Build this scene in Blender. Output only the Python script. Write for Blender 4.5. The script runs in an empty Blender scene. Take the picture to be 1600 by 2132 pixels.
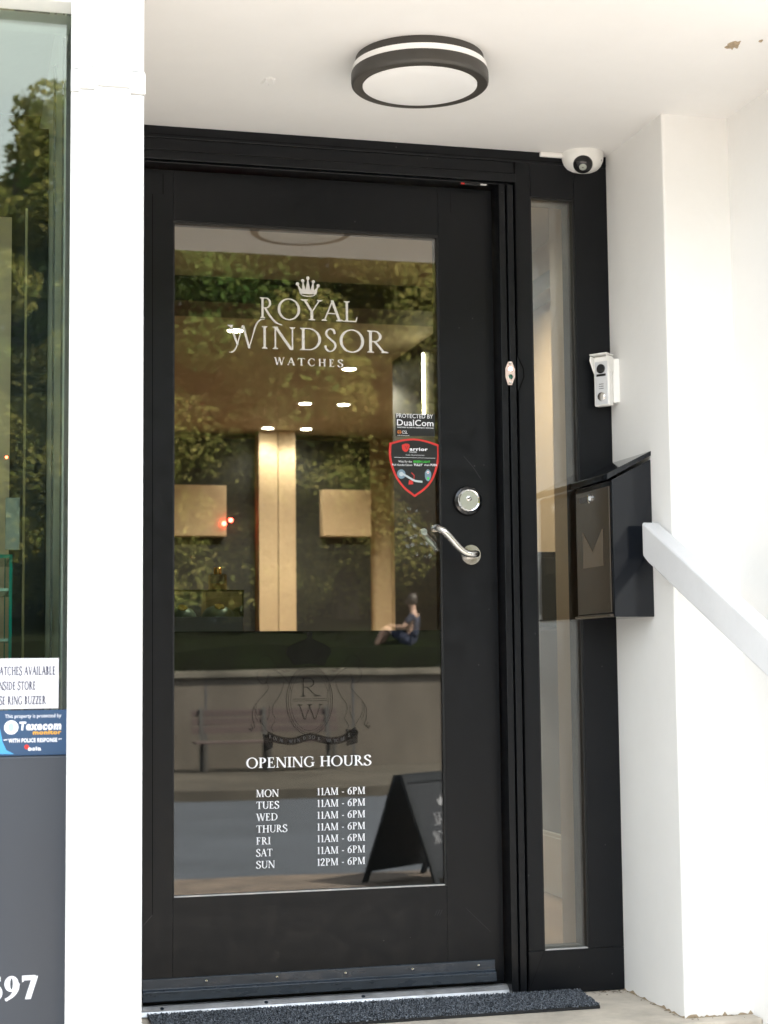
import bpy, bmesh, math, random
from mathutils import Vector, Matrix
S = bpy.context.scene
rad = math.radians

# ------------------------------------------------------------------ camera
F_PX, PW, PH = 3461.8, 1600.0, 2132.0
YAW, PITCH, ROLL = rad(14.5916), rad(5.20526), rad(-.60307)
CAM = Vector((-0.46973, -4.2, 0.82762))
_f = Vector((math.sin(YAW)*math.cos(PITCH), math.cos(YAW)*math.cos(PITCH), math.sin(PITCH)))
_r = Vector((math.cos(YAW), -math.sin(YAW), 0)); _u = _r.cross(_f)
_c, _s = math.cos(ROLL), math.sin(ROLL)
RIGHT = _c*_r + _s*_u; UP = -_s*_r + _c*_u; FWD = _f
cd = bpy.data.cameras.new('camera'); cam = bpy.data.objects.new('camera', cd); S.collection.objects.link(cam)
m = Matrix((RIGHT, UP, -FWD)).transposed().to_4x4(); m.translation = CAM; cam.matrix_world = m
cd.sensor_fit = 'VERTICAL'; cd.sensor_height = 36; cd.sensor_width = 36
cd.lens = F_PX/PH*36; cd.clip_start = .05; cd.clip_end = 500
cd.dof.use_dof = True; cd.dof.focus_distance = 4.0; cd.dof.aperture_fstop = 6.3
S.camera = cam
# ------------------------------------------------------------------ world, sun, exposure
SUN_EL, SUN_AZ = rad(47), rad(54)      # azimuth from +y (behind the shop) towards +x
w = bpy.data.worlds.new('World'); S.world = w; w.use_nodes = True
nt = w.node_tree; bg = nt.nodes['Background']; sk = nt.nodes.new('ShaderNodeTexSky')
sk.sky_type = 'NISHITA'; sk.sun_disc = False; sk.sun_elevation = SUN_EL; sk.sun_rotation = SUN_AZ
sk.dust_density = 3.0; sk.air_density = 1.0
tcw = nt.nodes.new('ShaderNodeTexCoord'); mpw = nt.nodes.new('ShaderNodeMapping'); mpw.inputs['Scale'].default_value = (1, 1, 2.2)
nw = nt.nodes.new('ShaderNodeTexNoise'); nw.inputs['Scale'].default_value = 2.2; nw.inputs['Detail'].default_value = 7; nw.inputs['Roughness'].default_value = .6
rw = nt.nodes.new('ShaderNodeMapRange'); rw.inputs['From Min'].default_value = .3; rw.inputs['From Max'].default_value = .6; rw.inputs['To Min'].default_value = .45; rw.inputs['To Max'].default_value = .92
mw = nt.nodes.new('ShaderNodeMixRGB'); mw.inputs[2].default_value = (2.9, 3.0, 2.95, 1)     # thin bright cloud over the blue
nt.links.new(tcw.outputs['Generated'], mpw.inputs[0]); nt.links.new(mpw.outputs[0], nw.inputs[0]); nt.links.new(nw.outputs[0], rw.inputs[0]); nt.links.new(rw.outputs[0], mw.inputs[0])
nt.links.new(sk.outputs[0], mw.inputs[1]); nt.links.new(mw.outputs[0], bg.inputs[0]); bg.inputs[1].default_value = .15
sd = bpy.data.lights.new('sun', 'SUN'); sd.energy = 3.8; sd.angle = rad(.5); sd.color = (1, .93, .82)
so = bpy.data.objects.new('sun', sd); S.collection.objects.link(so)
sdir = Vector((math.sin(SUN_AZ)*math.cos(SUN_EL), math.cos(SUN_AZ)*math.cos(SUN_EL), math.sin(SUN_EL)))
so.rotation_euler = sdir.to_track_quat('Z', 'Y').to_euler(); so.location = sdir*40
S.view_settings.view_transform = 'Standard'; S.view_settings.look = 'None'
S.view_settings.gamma = 1; S.view_settings.exposure = 3.38
S.render.engine = 'CYCLES'
S.cycles.max_bounces = 10; S.cycles.transparent_max_bounces = 24; S.cycles.use_denoising = True
S.cycles.sample_clamp_indirect = 8

# ------------------------------------------------------------------ helpers
def at(px, py, Y):
    """Point of the world plane y = Y that the photograph shows at (px, py)."""
    d = RIGHT*((px-PW/2)/F_PX) + UP*(-(py-PH/2)/F_PX) + FWD
    return CAM + d*((Y-CAM.y)/d.y)

class MB:
    def __init__(s): s.v = []; s.f = []; s.mi = []
    def add(s, vs, fs, mi=0):
        b = len(s.v); s.v += [tuple(v) for v in vs]
        for f in fs: s.f.append(tuple(b+i for i in f)); s.mi.append(mi)
        return s
    def box(s, x0, x1, y0, y1, z0, z1, mi=0):
        vs = [(x, y, z) for z in (z0, z1) for y in (y0, y1) for x in (x0, x1)]
        return s.add(vs, [(0,2,3,1),(4,5,7,6),(0,1,5,4),(2,6,7,3),(0,4,6,2),(1,3,7,5)], mi)
    def prism(s, pts, d, mi=0):
        """closed polygon of 3-D points swept by the vector d"""
        n = len(pts); a = [Vector(p) for p in pts]; d = Vector(d)
        fs = [tuple(range(n))[::-1], tuple(range(n, 2*n))] + [(i, (i+1) % n, n+(i+1) % n, n+i) for i in range(n)]
        return s.add(a+[p+d for p in a], fs, mi)
    def tube(s, path, rr, n=12, mi=0, cap=True):
        P = [Vector(p) for p in path]; k = len(P)
        R = rr if isinstance(rr, (list, tuple)) else [rr]*k
        b = len(s.v); up = None
        for i, p in enumerate(P):
            t = (P[min(i+1, k-1)]-P[max(i-1, 0)]).normalized()
            if up is None:
                up = Vector((0, 0, 1)) if abs(t.z) < .9 else Vector((1, 0, 0))
            x = t.cross(up).normalized(); up = x.cross(t).normalized()
            for j in range(n):
                a = 2*math.pi*j/n; s.v.append(tuple(p+(x*math.cos(a)+up*math.sin(a))*R[i]))
        for i in range(k-1):
            for j in range(n):
                s.f.append((b+i*n+j, b+i*n+(j+1) % n, b+(i+1)*n+(j+1) % n, b+(i+1)*n+j)); s.mi.append(mi)
        if cap:
            s.f.append(tuple(b+j for j in range(n))[::-1]); s.mi.append(mi)
            s.f.append(tuple(b+(k-1)*n+j for j in range(n))); s.mi.append(mi)
        return s
    def lathe(s, prof, o, ax=(0, 0, 1), n=48, mi=0):
        """profile (radius, height) spun round the axis ax through o"""
        ax = Vector(ax).normalized(); t = Vector((1, 0, 0)) if abs(ax.x) < .8 else Vector((0, 1, 0))
        x = ax.cross(t).normalized(); y = ax.cross(x); o = Vector(o); b = len(s.v)
        for r, h in prof:
            for j in range(n):
                a = 2*math.pi*j/n; s.v.append(tuple(o+ax*h+(x*math.cos(a)+y*math.sin(a))*r))
        for i in range(len(prof)-1):
            for j in range(n):
                s.f.append((b+i*n+j, b+i*n+(j+1) % n, b+(i+1)*n+(j+1) % n, b+(i+1)*n+j)); s.mi.append(mi)
        s.f.append(tuple(b+j for j in range(n))[::-1]); s.mi.append(mi)
        s.f.append(tuple(b+(len(prof)-1)*n+j for j in range(n))); s.mi.append(mi)
        return s
    def build(s, name, mats, parent=None, bevel=0, smooth=False, seg=2):
        me = bpy.data.meshes.new(name); me.from_pydata(s.v, [], s.f)
        for mt in (mats if isinstance(mats, (list, tuple)) else [mats]): me.materials.append(mt)
        for p, i in zip(me.polygons, s.mi): p.material_index = i
        bm = bmesh.new(); bm.from_mesh(me); bmesh.ops.recalc_face_normals(bm, faces=bm.faces); bm.to_mesh(me); bm.free()
        if smooth: me.shade_smooth(); me.set_sharp_from_angle(angle=rad(35))
        me.update()
        o = bpy.data.objects.new(name, me); S.collection.objects.link(o)
        if parent is not None: o.parent = parent
        if bevel:
            bv = o.modifiers.new('bevel', 'BEVEL'); bv.width = bevel; bv.segments = seg; bv.limit_method = 'ANGLE'; bv.angle_limit = rad(40)
        return o

def tag(o, label=None, cat=None, group=None, kind=None):
    if label: o['label'] = label
    if cat: o['category'] = cat
    if group: o['group'] = group
    if kind: o['kind'] = kind
    return o
def thing(name, label, cat, group=None):
    o = bpy.data.objects.new(name, None); S.collection.objects.link(o); o.empty_display_size = .1
    return tag(o, label, cat, group)
def copy_tree(o, parent=None):
    c = o.copy(); S.collection.objects.link(c)
    if parent is not None: c.parent = parent
    for ch in list(o.children): copy_tree(ch, c)
    return c

# ------------------------------------------------------------------ materials
def mat(name, col, rough=.5, metal=0, var=0, vscale=8, bump=0, bscale=60, spec=.5, coat=0, col2=None, stretch=(1,1,1), rvar=0):
    m = bpy.data.materials.new(name); m.use_nodes = True; n = m.node_tree.nodes; l = m.node_tree.links
    p = n['Principled BSDF']; p.inputs['Base Color'].default_value = (*col, 1); p.inputs['Roughness'].default_value = rough
    p.inputs['Metallic'].default_value = metal; p.inputs['Specular IOR Level'].default_value = spec; p.inputs['Coat Weight'].default_value = coat
    tc = n.new('ShaderNodeTexCoord'); mp = n.new('ShaderNodeMapping'); mp.inputs['Scale'].default_value = stretch
    l.new(tc.outputs['Object'], mp.inputs[0])
    if var or col2:
        no = n.new('ShaderNodeTexNoise'); no.inputs['Scale'].default_value = vscale; no.inputs['Detail'].default_value = 7; no.inputs['Roughness'].default_value = .65
        l.new(mp.outputs[0], no.inputs[0]); cr = n.new('ShaderNodeValToRGB'); l.new(no.outputs[0], cr.inputs[0])
        c2 = col2 or tuple(c*(1-var) for c in col)
        cr.color_ramp.elements[0].position = .35; cr.color_ramp.elements[1].position = .65
        cr.color_ramp.elements[0].color = (*c2, 1); cr.color_ramp.elements[1].color = (*col, 1); l.new(cr.outputs[0], p.inputs['Base Color'])
    if rvar:
        n3 = n.new('ShaderNodeTexNoise'); n3.inputs['Scale'].default_value = vscale*1.7; n3.inputs['Detail'].default_value = 5; l.new(mp.outputs[0], n3.inputs[0])
        mr = n.new('ShaderNodeMapRange'); l.new(n3.outputs[0], mr.inputs[0]); mr.inputs['From Min'].default_value = .3; mr.inputs['From Max'].default_value = .7
        mr.inputs['To Min'].default_value = rough-rvar; mr.inputs['To Max'].default_value = rough+rvar; l.new(mr.outputs[0], p.inputs['Roughness'])
    if bump:
        n2 = n.new('ShaderNodeTexNoise'); n2.inputs['Scale'].default_value = bscale; n2.inputs['Detail'].default_value = 6; l.new(mp.outputs[0], n2.inputs[0])
        b = n.new('ShaderNodeBump'); b.inputs['Strength'].default_value = bump; b.inputs['Distance'].default_value = .01
        l.new(n2.outputs[0], b.inputs['Height']); l.new(b.outputs[0], p.inputs['Normal'])
    return m
def emat(name, col, st):
    m = bpy.data.materials.new(name); m.use_nodes = True; p = m.node_tree.nodes['Principled BSDF']
    p.inputs['Base Color'].default_value = (*col, 1); p.inputs['Emission Color'].default_value = (*col, 1); p.inputs['Emission Strength'].default_value = st
    return m
def glass(name, ior=1.7, tint=(.93, .97, .95), gl=(1, 1, 1)):
    m = bpy.data.materials.new(name); m.use_nodes = True; n = m.node_tree.nodes; l = m.node_tree.links
    n.remove(n['Principled BSDF']); o = n['Material Output']
    fr = n.new('ShaderNodeFresnel'); fr.inputs[0].default_value = ior
    t = n.new('ShaderNodeBsdfTransparent'); t.inputs[0].default_value = (*tint, 1)
    g = n.new('ShaderNodeBsdfGlossy'); g.inputs['Roughness'].default_value = 0.0; g.inputs[0].default_value = (*gl, 1)
    # faint waviness of real float glass
    tc = n.new('ShaderNodeTexCoord'); no = n.new('ShaderNodeTexNoise'); no.inputs['Scale'].default_value = 3.0; no.inputs['Detail'].default_value = 1
    l.new(tc.outputs['Object'], no.inputs[0]); b = n.new('ShaderNodeBump'); b.inputs['Strength'].default_value = .02; b.inputs['Distance'].default_value = .01
    l.new(no.outputs[0], b.inputs['Height']); l.new(b.outputs[0], g.inputs['Normal'])
    geo = n.new('ShaderNodeNewGeometry'); mx = n.new('ShaderNodeMixShader')
    l.new(fr.outputs[0], mx.inputs[0]); l.new(t.outputs[0], mx.inputs[1]); l.new(g.outputs[0], mx.inputs[2]); l.new(mx.outputs[0], o.inputs[0])
    return m
M = {}
M['white'] = mat('white_masonry_paint', (.80, .79, .77), .55, var=.03, vscale=5, bump=.12, bscale=26, rvar=.1)
M['soffit'] = mat('white_soffit_paint', (.83, .81, .79), .6, var=.035, vscale=4, bump=.10, bscale=18)
M['gloss_white'] = mat('white_gloss_wood_paint', (.80, .80, .79), .35, var=.03, vscale=12, bump=.06, bscale=35)
M['black'] = mat('black_powder_coat', (.0040, .0048, .0064), .36, var=.12, vscale=14, bump=.035, bscale=380, spec=.24, rvar=.07)
def dusty(m):
    n = m.node_tree.nodes; l = m.node_tree.links; p = n['Principled BSDF']; src = p.inputs['Base Color'].links[0].from_socket
    tc = n.new('ShaderNodeTexCoord'); vo = n.new('ShaderNodeTexVoronoi'); vo.inputs['Scale'].default_value = 26; l.new(tc.outputs['Object'], vo.inputs[0])
    lt = n.new('ShaderNodeMath'); lt.operation = 'LESS_THAN'; lt.inputs[1].default_value = .045; l.new(vo.outputs['Distance'], lt.inputs[0])
    no = n.new('ShaderNodeTexNoise'); no.inputs['Scale'].default_value = 3; no.inputs['Detail'].default_value = 4; l.new(tc.outputs['Object'], no.inputs[0])
    gt = n.new('ShaderNodeMath'); gt.operation = 'GREATER_THAN'; gt.inputs[1].default_value = .56; l.new(no.outputs[0], gt.inputs[0])
    mu = n.new('ShaderNodeMath'); mu.operation = 'MULTIPLY'; l.new(lt.outputs[0], mu.inputs[0]); l.new(gt.outputs[0], mu.inputs[1])
    m3 = n.new('ShaderNodeMath'); m3.operation = 'MULTIPLY'; m3.inputs[1].default_value = .45; l.new(mu.outputs[0], m3.inputs[0])
    mx = n.new('ShaderNodeMixRGB'); mx.inputs[2].default_value = (.16, .155, .15, 1); l.new(m3.outputs[0], mx.inputs[0]); l.new(src, mx.inputs[1]); l.new(mx.outputs[0], p.inputs['Base Color'])
dusty(M['black'])
M['black2'] = mat('black_gasket', (.004, .004, .004), .6)
M['kick'] = mat('dark_blue_black_metal', (.024, .034, .048), .3, var=.3, vscale=30, rvar=.1, stretch=(.3,1,1))
M['riser'] = mat('slate_grey_panel', (.036, .042, .054), .45, var=.05, vscale=3, rvar=.06)
M['steel'] = mat('brushed_steel', (.62, .60, .57), .24, metal=1, bump=.02, bscale=300, rvar=.06)
M['sill'] = mat('worn_aluminium', (.52, .53, .55), .42, metal=.75, var=.25, vscale=20, rvar=.12)
M['signblack'] = mat('sign_black', (.003, .004, .006), .6, spec=.2)
M['dimvinyl'] = mat('dim_white_print', (.12, .12, .13), .6)  # white print toned down to a dim grey
M['brassrod'] = mat('dull_brass', (.22, .18, .10), .4, metal=.6)
M['chrome'] = mat('chrome', (.8, .8, .8), .08, metal=1)
M['satin'] = mat('satin_nickel', (.50, .52, .46), .35, metal=.8)
M['vinyl'] = mat('pale_grey_vinyl', (.60, .59, .57), .6)
M['vinyl2'] = mat('white_vinyl', (.78, .79, .84), .5)
M['vinylblk'] = mat('matt_black_vinyl', (.012, .011, .010), .9, spec=.1)
_n = M['vinylblk'].node_tree; _p = _n.nodes['Principled BSDF']; _p.inputs['Alpha'].default_value = .5
M['film'] = mat('black_backing_panel', (.004, .004, .005), .8, spec=.1)
M['glass'] = glass('door_glass', 1.77)
M['wglass'] = glass('window_glass', 1.68, (.88, .95, .92), (.98, 1, .92))
M['stone'] = mat('pale_stone', (.56, .50, .42), .75, var=.28, vscale=9, bump=.25, bscale=40)
M['paving'] = mat('paving_stone', (.46, .42, .375), .8, var=.25, vscale=1.2, bump=.2, bscale=20)
M['asphalt'] = mat('asphalt', (.046, .052, .064), .85, var=.25, vscale=.7, bump=.3, bscale=60)
M['rubber'] = mat('mat_rubber', (.008, .008, .009), .7)
M['lampdark'] = mat('lamp_graphite', (.040, .036, .031), .45, bump=.05, bscale=400)
M['opal'] = mat('opal_plastic', (.86, .85, .84), .35)
M['whiteplastic'] = mat('white_plastic', (.80, .79, .76), .3)
M['blackplastic'] = mat('black_plastic', (.008, .008, .009), .15)
M['mailbox'] = mat('graphite_enamel', (.006, .0075, .0105), .10, var=.1, vscale=6, spec=.4, coat=0)
M['mailfront'] = mat('brown_lit_enamel', (.055, .044, .032), .26, var=.15, vscale=8, spec=.6)  # brown light falling on the mailbox front, put into its base colour
M['paper'] = mat('white_paper', (.60, .60, .64), .7)
M['ink'] = mat('dark_ink', (.02, .02, .05), .7)
M['red'] = mat('red_vinyl', (.55, .025, .02), .4)
M['orange'] = mat('orange_vinyl', (.65, .18, .02), .4)
M['green'] = mat('green_vinyl', (.05, .55, .06), .4)
M['blue'] = mat('deep_blue_vinyl', (.022, .060, .13), .4)
M['cyan'] = mat('light_blue_vinyl', (.06, .30, .58), .4)
M['yellow'] = mat('amber_vinyl', (.75, .38, .03), .4)
M['stickblk'] = mat('sticker_black', (.008, .009, .010), .35)
M['steelblue'] = mat('steel_blue_print', (.16, .25, .32), .4)
M['beige'] = mat('beige_wall_paint', (.52, .39, .265), .6, var=.05, vscale=3)
M['ceil_in'] = mat('interior_ceiling_paint', (.36, .315, .24), .7)
M['darkpanel'] = mat('dark_panel', (.009, .010, .011), .55)
M['greywood'] = mat('grey_counter', (.13, .13, .125), .4)
M['oak'] = mat('oak_floor', (.25, .15, .08), .45, col2=(.16, .09, .05), vscale=6, stretch=(1, .1, 1))
M['brass'] = mat('brass', (.75, .42, .12), .25, metal=1)
M['teal'] = mat('teal_glass_edge', (.01, .22, .18), .1, spec=.6)
M['shadowgap'] = mat('seam', (.002, .002, .002), .9, spec=0)
M['plaster'] = mat('bare_plaster', (.42, .33, .22), .9, var=.3, vscale=40, bump=.5, bscale=90)
M['bark'] = mat('bark', (.09, .065, .045), .9, var=.4, vscale=12, bump=.6, bscale=20, stretch=(1, 1, .25))
M['concrete'] = mat('concrete_wall', (.12, .103, .085), .9, spec=.1, var=.3, vscale=1.5, bump=.3, bscale=15, stretch=(1, 1, .5))
M['farpath'] = mat('darkened_paving', (.085, .074, .060), .95, spec=.1, col2=(.05, .044, .036), vscale=.8, bump=.3, bscale=12)  # paving darkened in colour in place of shade on the far side
M['shaded_edge'] = mat('shaded_edge_stone', (.15, .115, .09), .85, spec=.2, col2=(.08, .065, .055), vscale=3, bump=.5, bscale=25)  # pavement edge shade put into the stone colour; the kerb shares it
M['railwhite'] = mat('greyed_white_paint', (.64, .64, .65), .4, var=.06, vscale=9, bump=.1, bscale=40)
M['coping'] = mat('weathered_coping', (.15, .135, .11), .95, var=.5, vscale=2, spec=0)
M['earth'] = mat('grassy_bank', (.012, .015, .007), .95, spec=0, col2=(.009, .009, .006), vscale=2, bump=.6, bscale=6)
M['benchwood'] = mat('weathered_bench_wood', (.07, .047, .042), .8, var=.3, vscale=8, stretch=(.2, 1, 1))
M['skin'] = mat('skin', (.36, .22, .16), .55)
M['navy'] = mat('navy_cloth', (.012, .016, .035), .9)
M['hair'] = mat('dark_hair', (.02, .013, .009), .6)

# carpet mat with dark and light fibres
def carpet():
    m = bpy.data.materials.new('ribbed_carpet'); m.use_nodes = True; n = m.node_tree.nodes; l = m.node_tree.links
    p = n['Principled BSDF']; p.inputs['Roughness'].default_value = .95; p.inputs['Specular IOR Level'].default_value = .1
    g = n.new('ShaderNodeHairInfo'); tc = n.new('ShaderNodeTexCoord'); no = n.new('ShaderNodeTexNoise'); no.inputs['Scale'].default_value = 260; no.inputs['Detail'].default_value = 3
    l.new(tc.outputs['Object'], no.inputs[0]); cr = n.new('ShaderNodeValToRGB'); l.new(no.outputs[0], cr.inputs[0])
    e = cr.color_ramp.elements; e[0].position = .40; e[0].color = (.014, .016, .020, 1); e[1].position = .64; e[1].color = (.20, .22, .25, 1)
    l.new(cr.outputs[0], p.inputs['Base Color']); return m
M['carpet'] = carpet()
# leaves: colour differs from leaf to leaf
def leafmat(name, a, b, c):
    m = bpy.data.materials.new(name); m.use_nodes = True; n = m.node_tree.nodes; l = m.node_tree.links
    n.remove(n['Principled BSDF']); o = n['Material Output']; g = n.new('ShaderNodeNewGeometry'); cr = n.new('ShaderNodeValToRGB')
    l.new(g.outputs['Random Per Island'], cr.inputs[0]); e = cr.color_ramp.elements
    e[0].color = (*a, 1); e[1].color = (*c, 1); x = e.new(.5); x.color = (*b, 1)
    d = n.new('ShaderNodeBsdfDiffuse'); t = n.new('ShaderNodeBsdfTranslucent'); mx = n.new('ShaderNodeMixShader'); mx.inputs[0].default_value = .5
    l.new(cr.outputs[0], d.inputs[0]); l.new(cr.outputs[0], t.inputs[0]); l.new(d.outputs[0], mx.inputs[1]); l.new(t.outputs[0], mx.inputs[2]); l.new(mx.outputs[0], o.inputs[0])
    return m
M['leaf1'] = leafmat('leaf_olive', (.11, .13, .035), (.20, .195, .055), (.28, .24, .085))
M['leaf2'] = leafmat('leaf_green', (.055, .105, .028), (.11, .165, .042), (.18, .21, .06))

# ------------------------------------------------------------------ lettering
def arc(cx, cy, rx, ry, T, t, a0, a1, n=28):
    n = max(6, int(n*abs(a1-a0)/180)); out = []
    for i in range(n):
        q = []
        for a, k in ((i, 0), (i+1, 0), (i+1, 1), (i, 1)):
            th = rad(a0+(a1-a0)*a/n); X = rx-T*k; Y = ry-t*k
            q.append((cx+X*math.cos(th), cy+Y*math.sin(th)))
        out.append(q)
    return out
def stroke(pts, ws):
    P = [Vector(p) for p in pts]; out = []; L = []
    for i, p in enumerate(P):
        t = (P[min(i+1, len(P)-1)]-P[max(i-1, 0)]).normalized(); nrm = Vector((-t.y, t.x)); w_ = ws[i] if isinstance(ws, (list, tuple)) else ws
        L.append((p+nrm*w_/2, p-nrm*w_/2))
    for a, b in zip(L, L[1:]): out.append([tuple(a[0]), tuple(b[0]), tuple(b[1]), tuple(a[1])])
    return out
def smooth(pts, k=6):
    P = [Vector(p) for p in pts]; P = [P[0]*2-P[1]]+P+[P[-1]*2-P[-2]]; out = []
    for i in range(1, len(P)-2):
        a, b, c, d = P[i-1:i+3]
        for j in range(k):
            t = j/k; out.append(tuple(.5*((2*b)+(c-a)*t+(2*a-5*b+4*c-d)*t*t+(3*b-a-3*c+d)*t**3)))
    out.append(tuple(P[-2])); return out
def glyph(ch, T=.12, t=.05, s=.075):
    """Roman serif capital of cap height 1: (list of strokes, each a list of polygons; advance width)"""
    g = []; h = .035
    def bar(x0, x1, y0, y1): g.append([[(x0, y0), (x1, y0), (x1, y1), (x0, y1)]])
    def ser(x0, x1, y, up=1, core=None):
        c0, c1 = core or (x0+s, x1-s)
        g.append([[(x0, y), (x1, y), (x1, y+up*h*.7), (c1, y+up*h*2.2), (c0, y+up*h*2.2), (x0, y+up*h*.7)]])
    def stem(x, w_=None, y0=0, y1=1, b=True, tp=True):
        w_ = w_ or T; bar(x, x+w_, y0, y1)
        if b: ser(x-s, x+w_+s, y0, 1)
        if tp: ser(x-s, x+w_+s, y1, -1)
    def diag(xa, ya, xb, yb, w_): g.append([[(xa, ya), (xa+w_, ya), (xb+w_, yb), (xb, yb)]])
    def tick(x, y0, y1, d=1): g.append([[(x, y0), (x+t*.8*d, y0), (x+t*.5*d, y1), (x, y1)]])
    def wave(pts, a, b):
        P = smooth(pts); n = len(P)
        ws = []
        for i in range(n):
            p, q = P[max(0, i-1)], P[min(n-1, i+1)]; dx, dy = q[0]-p[0], q[1]-p[1]; L = math.hypot(dx, dy) or 1
            v = abs(.25*dx/L*(-1) + dy/L); ws.append(b+(a-b)*min(1, v)**1.3)
        g.append(stroke(P, ws))
    W = .7
    if ch == 'A':
        diag(.04, 0, .37, 1, t*1.15); diag(.62, 0, .32, 1.02, T*1.05); bar(.17, .62, .34, .34+t); ser(-.05, .18, 0, 1); ser(.53, .84, 0, 1); W = .80
    elif ch == 'B':
        stem(.09); bar(.09, .3, 1-t, 1); bar(.09, .3, .5, .5+t); bar(.09, .3, 0, t); g.append(arc(.3, .76, .22, .24, T, t, -90, 90)); g.append(arc(.3, .27, .28, .27, T, t, -90, 90)); W = .64
    elif ch in 'CG':
        g.append(arc(.46, .5, .44, .53, T, t*1.1, 48, 312)); tick(.75, .66, .96, -1)
        if ch == 'C': tick(.76, .12, .3, -1); W = .82
        else: bar(.64, .64+T, .06, .42); ser(.64-s, .64+T+s, .44, -1); W = .88
    elif ch == 'D':
        stem(.09); bar(.09, .34, 1-t, 1); bar(.09, .34, 0, t); g.append(arc(.34, .5, .48, .5, T, t, -90, 90)); W = .86
    elif ch in 'EFL':
        stem(.09)
        if ch != 'L': bar(.09, .52, 1-t, 1); tick(.52, .78, 1, -1); bar(.09, .42, .49, .49+t); tick(.42, .4, .64, -1); W = .60
        if ch != 'F': bar(.09, .56, 0, t); g.append([[(.56, 0), (.61, .24), (.58, .24), (.50, 0)]]); W = .64
    elif ch == 'H': stem(.09); stem(.61); bar(.09, .7, .49, .49+t); W = .84
    elif ch == 'I': stem(.09); W = .18+T
    elif ch == 'M':
        stem(.09, t*1.1); diag(.40, 0, .08, 1, T); diag(.43, .0, .76, 1, t); stem(.76); W = 1.0
    elif ch == 'N':
        stem(.09, t*1.1); diag(.64, -.02, .06, 1, T*1.1); stem(.70, t*1.1, b=False); W = .86
    elif ch == 'O': g.append(arc(.46, .5, .45, .53, T, t*1.1, 0, 360)); W = .92
    elif ch == 'P':
        stem(.09); bar(.09, .3, 1-t, 1); bar(.09, .3, .45, .45+t); g.append(arc(.3, .725, .28, .275, T, t, -90, 90)); W = .62
    elif ch in 'Rr':
        stem(.09); bar(.09, .3, 1-t, 1); bar(.09, .3, .48, .48+t); g.append(arc(.3, .74, .26, .26, T, t, -90, 90))
        if ch == 'R': diag(.60, 0, .24, .52, T); ser(.54, .82, 0, 1, (.60, .72)); W = .76
        else: g.append(stroke(smooth([(.26, .5), (.5, .12), (.78, -.18), (1.1, -.31)]), [T]*8+[T*.9]*6+[T*.5]*4+[t*.4])); W = .72
    elif ch == 'S': wave([(.50, .78), (.44, .94), (.28, 1.0), (.12, .9), (.10, .72), (.28, .54), (.48, .38), (.52, .2), (.40, .03), (.22, -.01), (.07, .1), (.04, .24)], T, t); W = .60
    elif ch == 'T':
        stem(.31, tp=False); bar(.04, .31+T+.27, 1-t, 1); g.append([[(.04, 1), (.07, 1), (.05, .76), (.0, .76)]]); x = .31+T+.27; g.append([[(x-.03, 1), (x, 1), (x+.04, .76), (x-.01, .76)]]); W = .74
    elif ch == 'U':
        stem(.09, y0=.3, b=False); stem(.66, t*1.1, y0=.3, b=False); g.append(arc(.09+(.57+t*1.1)/2, .31, (.57+t*1.1)/2, .33, T*.9, t, 180, 360)); W = .82
    elif ch == 'V': diag(.33, -.02, .05, 1, T); diag(.36, -.02, .68, 1, t*1.1); ser(-.04, .26, 1, -1); ser(.60, .82, 1, -1); W = .78
    elif ch == 'W':
        diag(.28, -.02, .05, 1, T); diag(.32, -.02, .56, 1, t); diag(.74, -.02, .48, 1, T); diag(.78, -.02, 1.02, 1, t); ser(-.03, .24, 1, -1); ser(.42, .66, 1, -1); ser(.94, 1.14, 1, -1); W = 1.12
    elif ch == 'w':   # W with a swash tail and a swash arm
        diag(.34, .12, .02, 1, T*.95); ser(-.06, .20, 1, -1)
        g.append(stroke(smooth([(.60, .97), (.42, .30), (.30, -.04), (.16, -.20), (.0, -.22)]), [t]*12+[t*1.1]*9+[t*.5]*4))
        diag(.86, -.02, .58, 1, T*.95)
        g.append(stroke(smooth([(.90, 0), (1.08, .62), (1.22, 1.06), (1.40, 1.28), (1.60, 1.32)]), [t]*8+[t*1.4]*6+[t*1.2]*6+[t*.5]*5)); W = 1.26
    elif ch == 'Y': diag(.33, .42, .04, 1, T); diag(.37, .42, .66, 1, t*1.1); stem(.33, y1=.46, tp=False); ser(-.05, .24, 1, -1); ser(.58, .80, 1, -1); W = .74
    elif ch == 'Z': bar(.06, .60, 1-t, 1); bar(.04, .62, 0, t); diag(.04, .0, .46, 1, T*1.15); tick(.06, .78, 1); tick(.62, .0, .24, -1); W = .66
    elif ch == '1': stem(.18, y1=.97, tp=False); g.append([[(.06, .86), (.2, 1), (.18+T, 1), (.18+T, .93), (.16, .88)]]); W = .44
    elif ch == '2': wave([(.08, .72), (.14, .92), (.30, .99), (.46, .86), (.44, .66), (.28, .38), (.06, .06)], T, t); bar(.04, .54, 0, T*.9); W = .60
    elif ch == '5': wave([(.06, .10), (.2, .02), (.40, .1), (.47, .32), (.38, .54), (.12, .56)], T, t); g.append([[(.09, .5), (.09+t, .5), (.17+t, 1), (.15, 1)]]); bar(.15, .50, 1-T*.9, 1); W = .58
    elif ch == '6': g.append(arc(.29, .32, .27, .34, T, t, 0, 360)); wave([(.5, 1.0), (.28, .84), (.11, .6), (.07, .3)], T, t); W = .60
    elif ch == '7': bar(.04, .56, 1-T*.95, 1); diag(.16, 0, .44, .96, T*1.05); tick(.04, .74, 1); W = .58
    elif ch == '9': g.append(arc(.29, .68, .27, .33, T, t, 0, 360)); wave([(.50, .70), (.46, .4), (.3, .16), (.06, .0)], T, t); W = .60
    elif ch == '-': bar(.05, .30, .3, .3+t*1.6); W = .35
    else: W = .32
    return g, W
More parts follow.
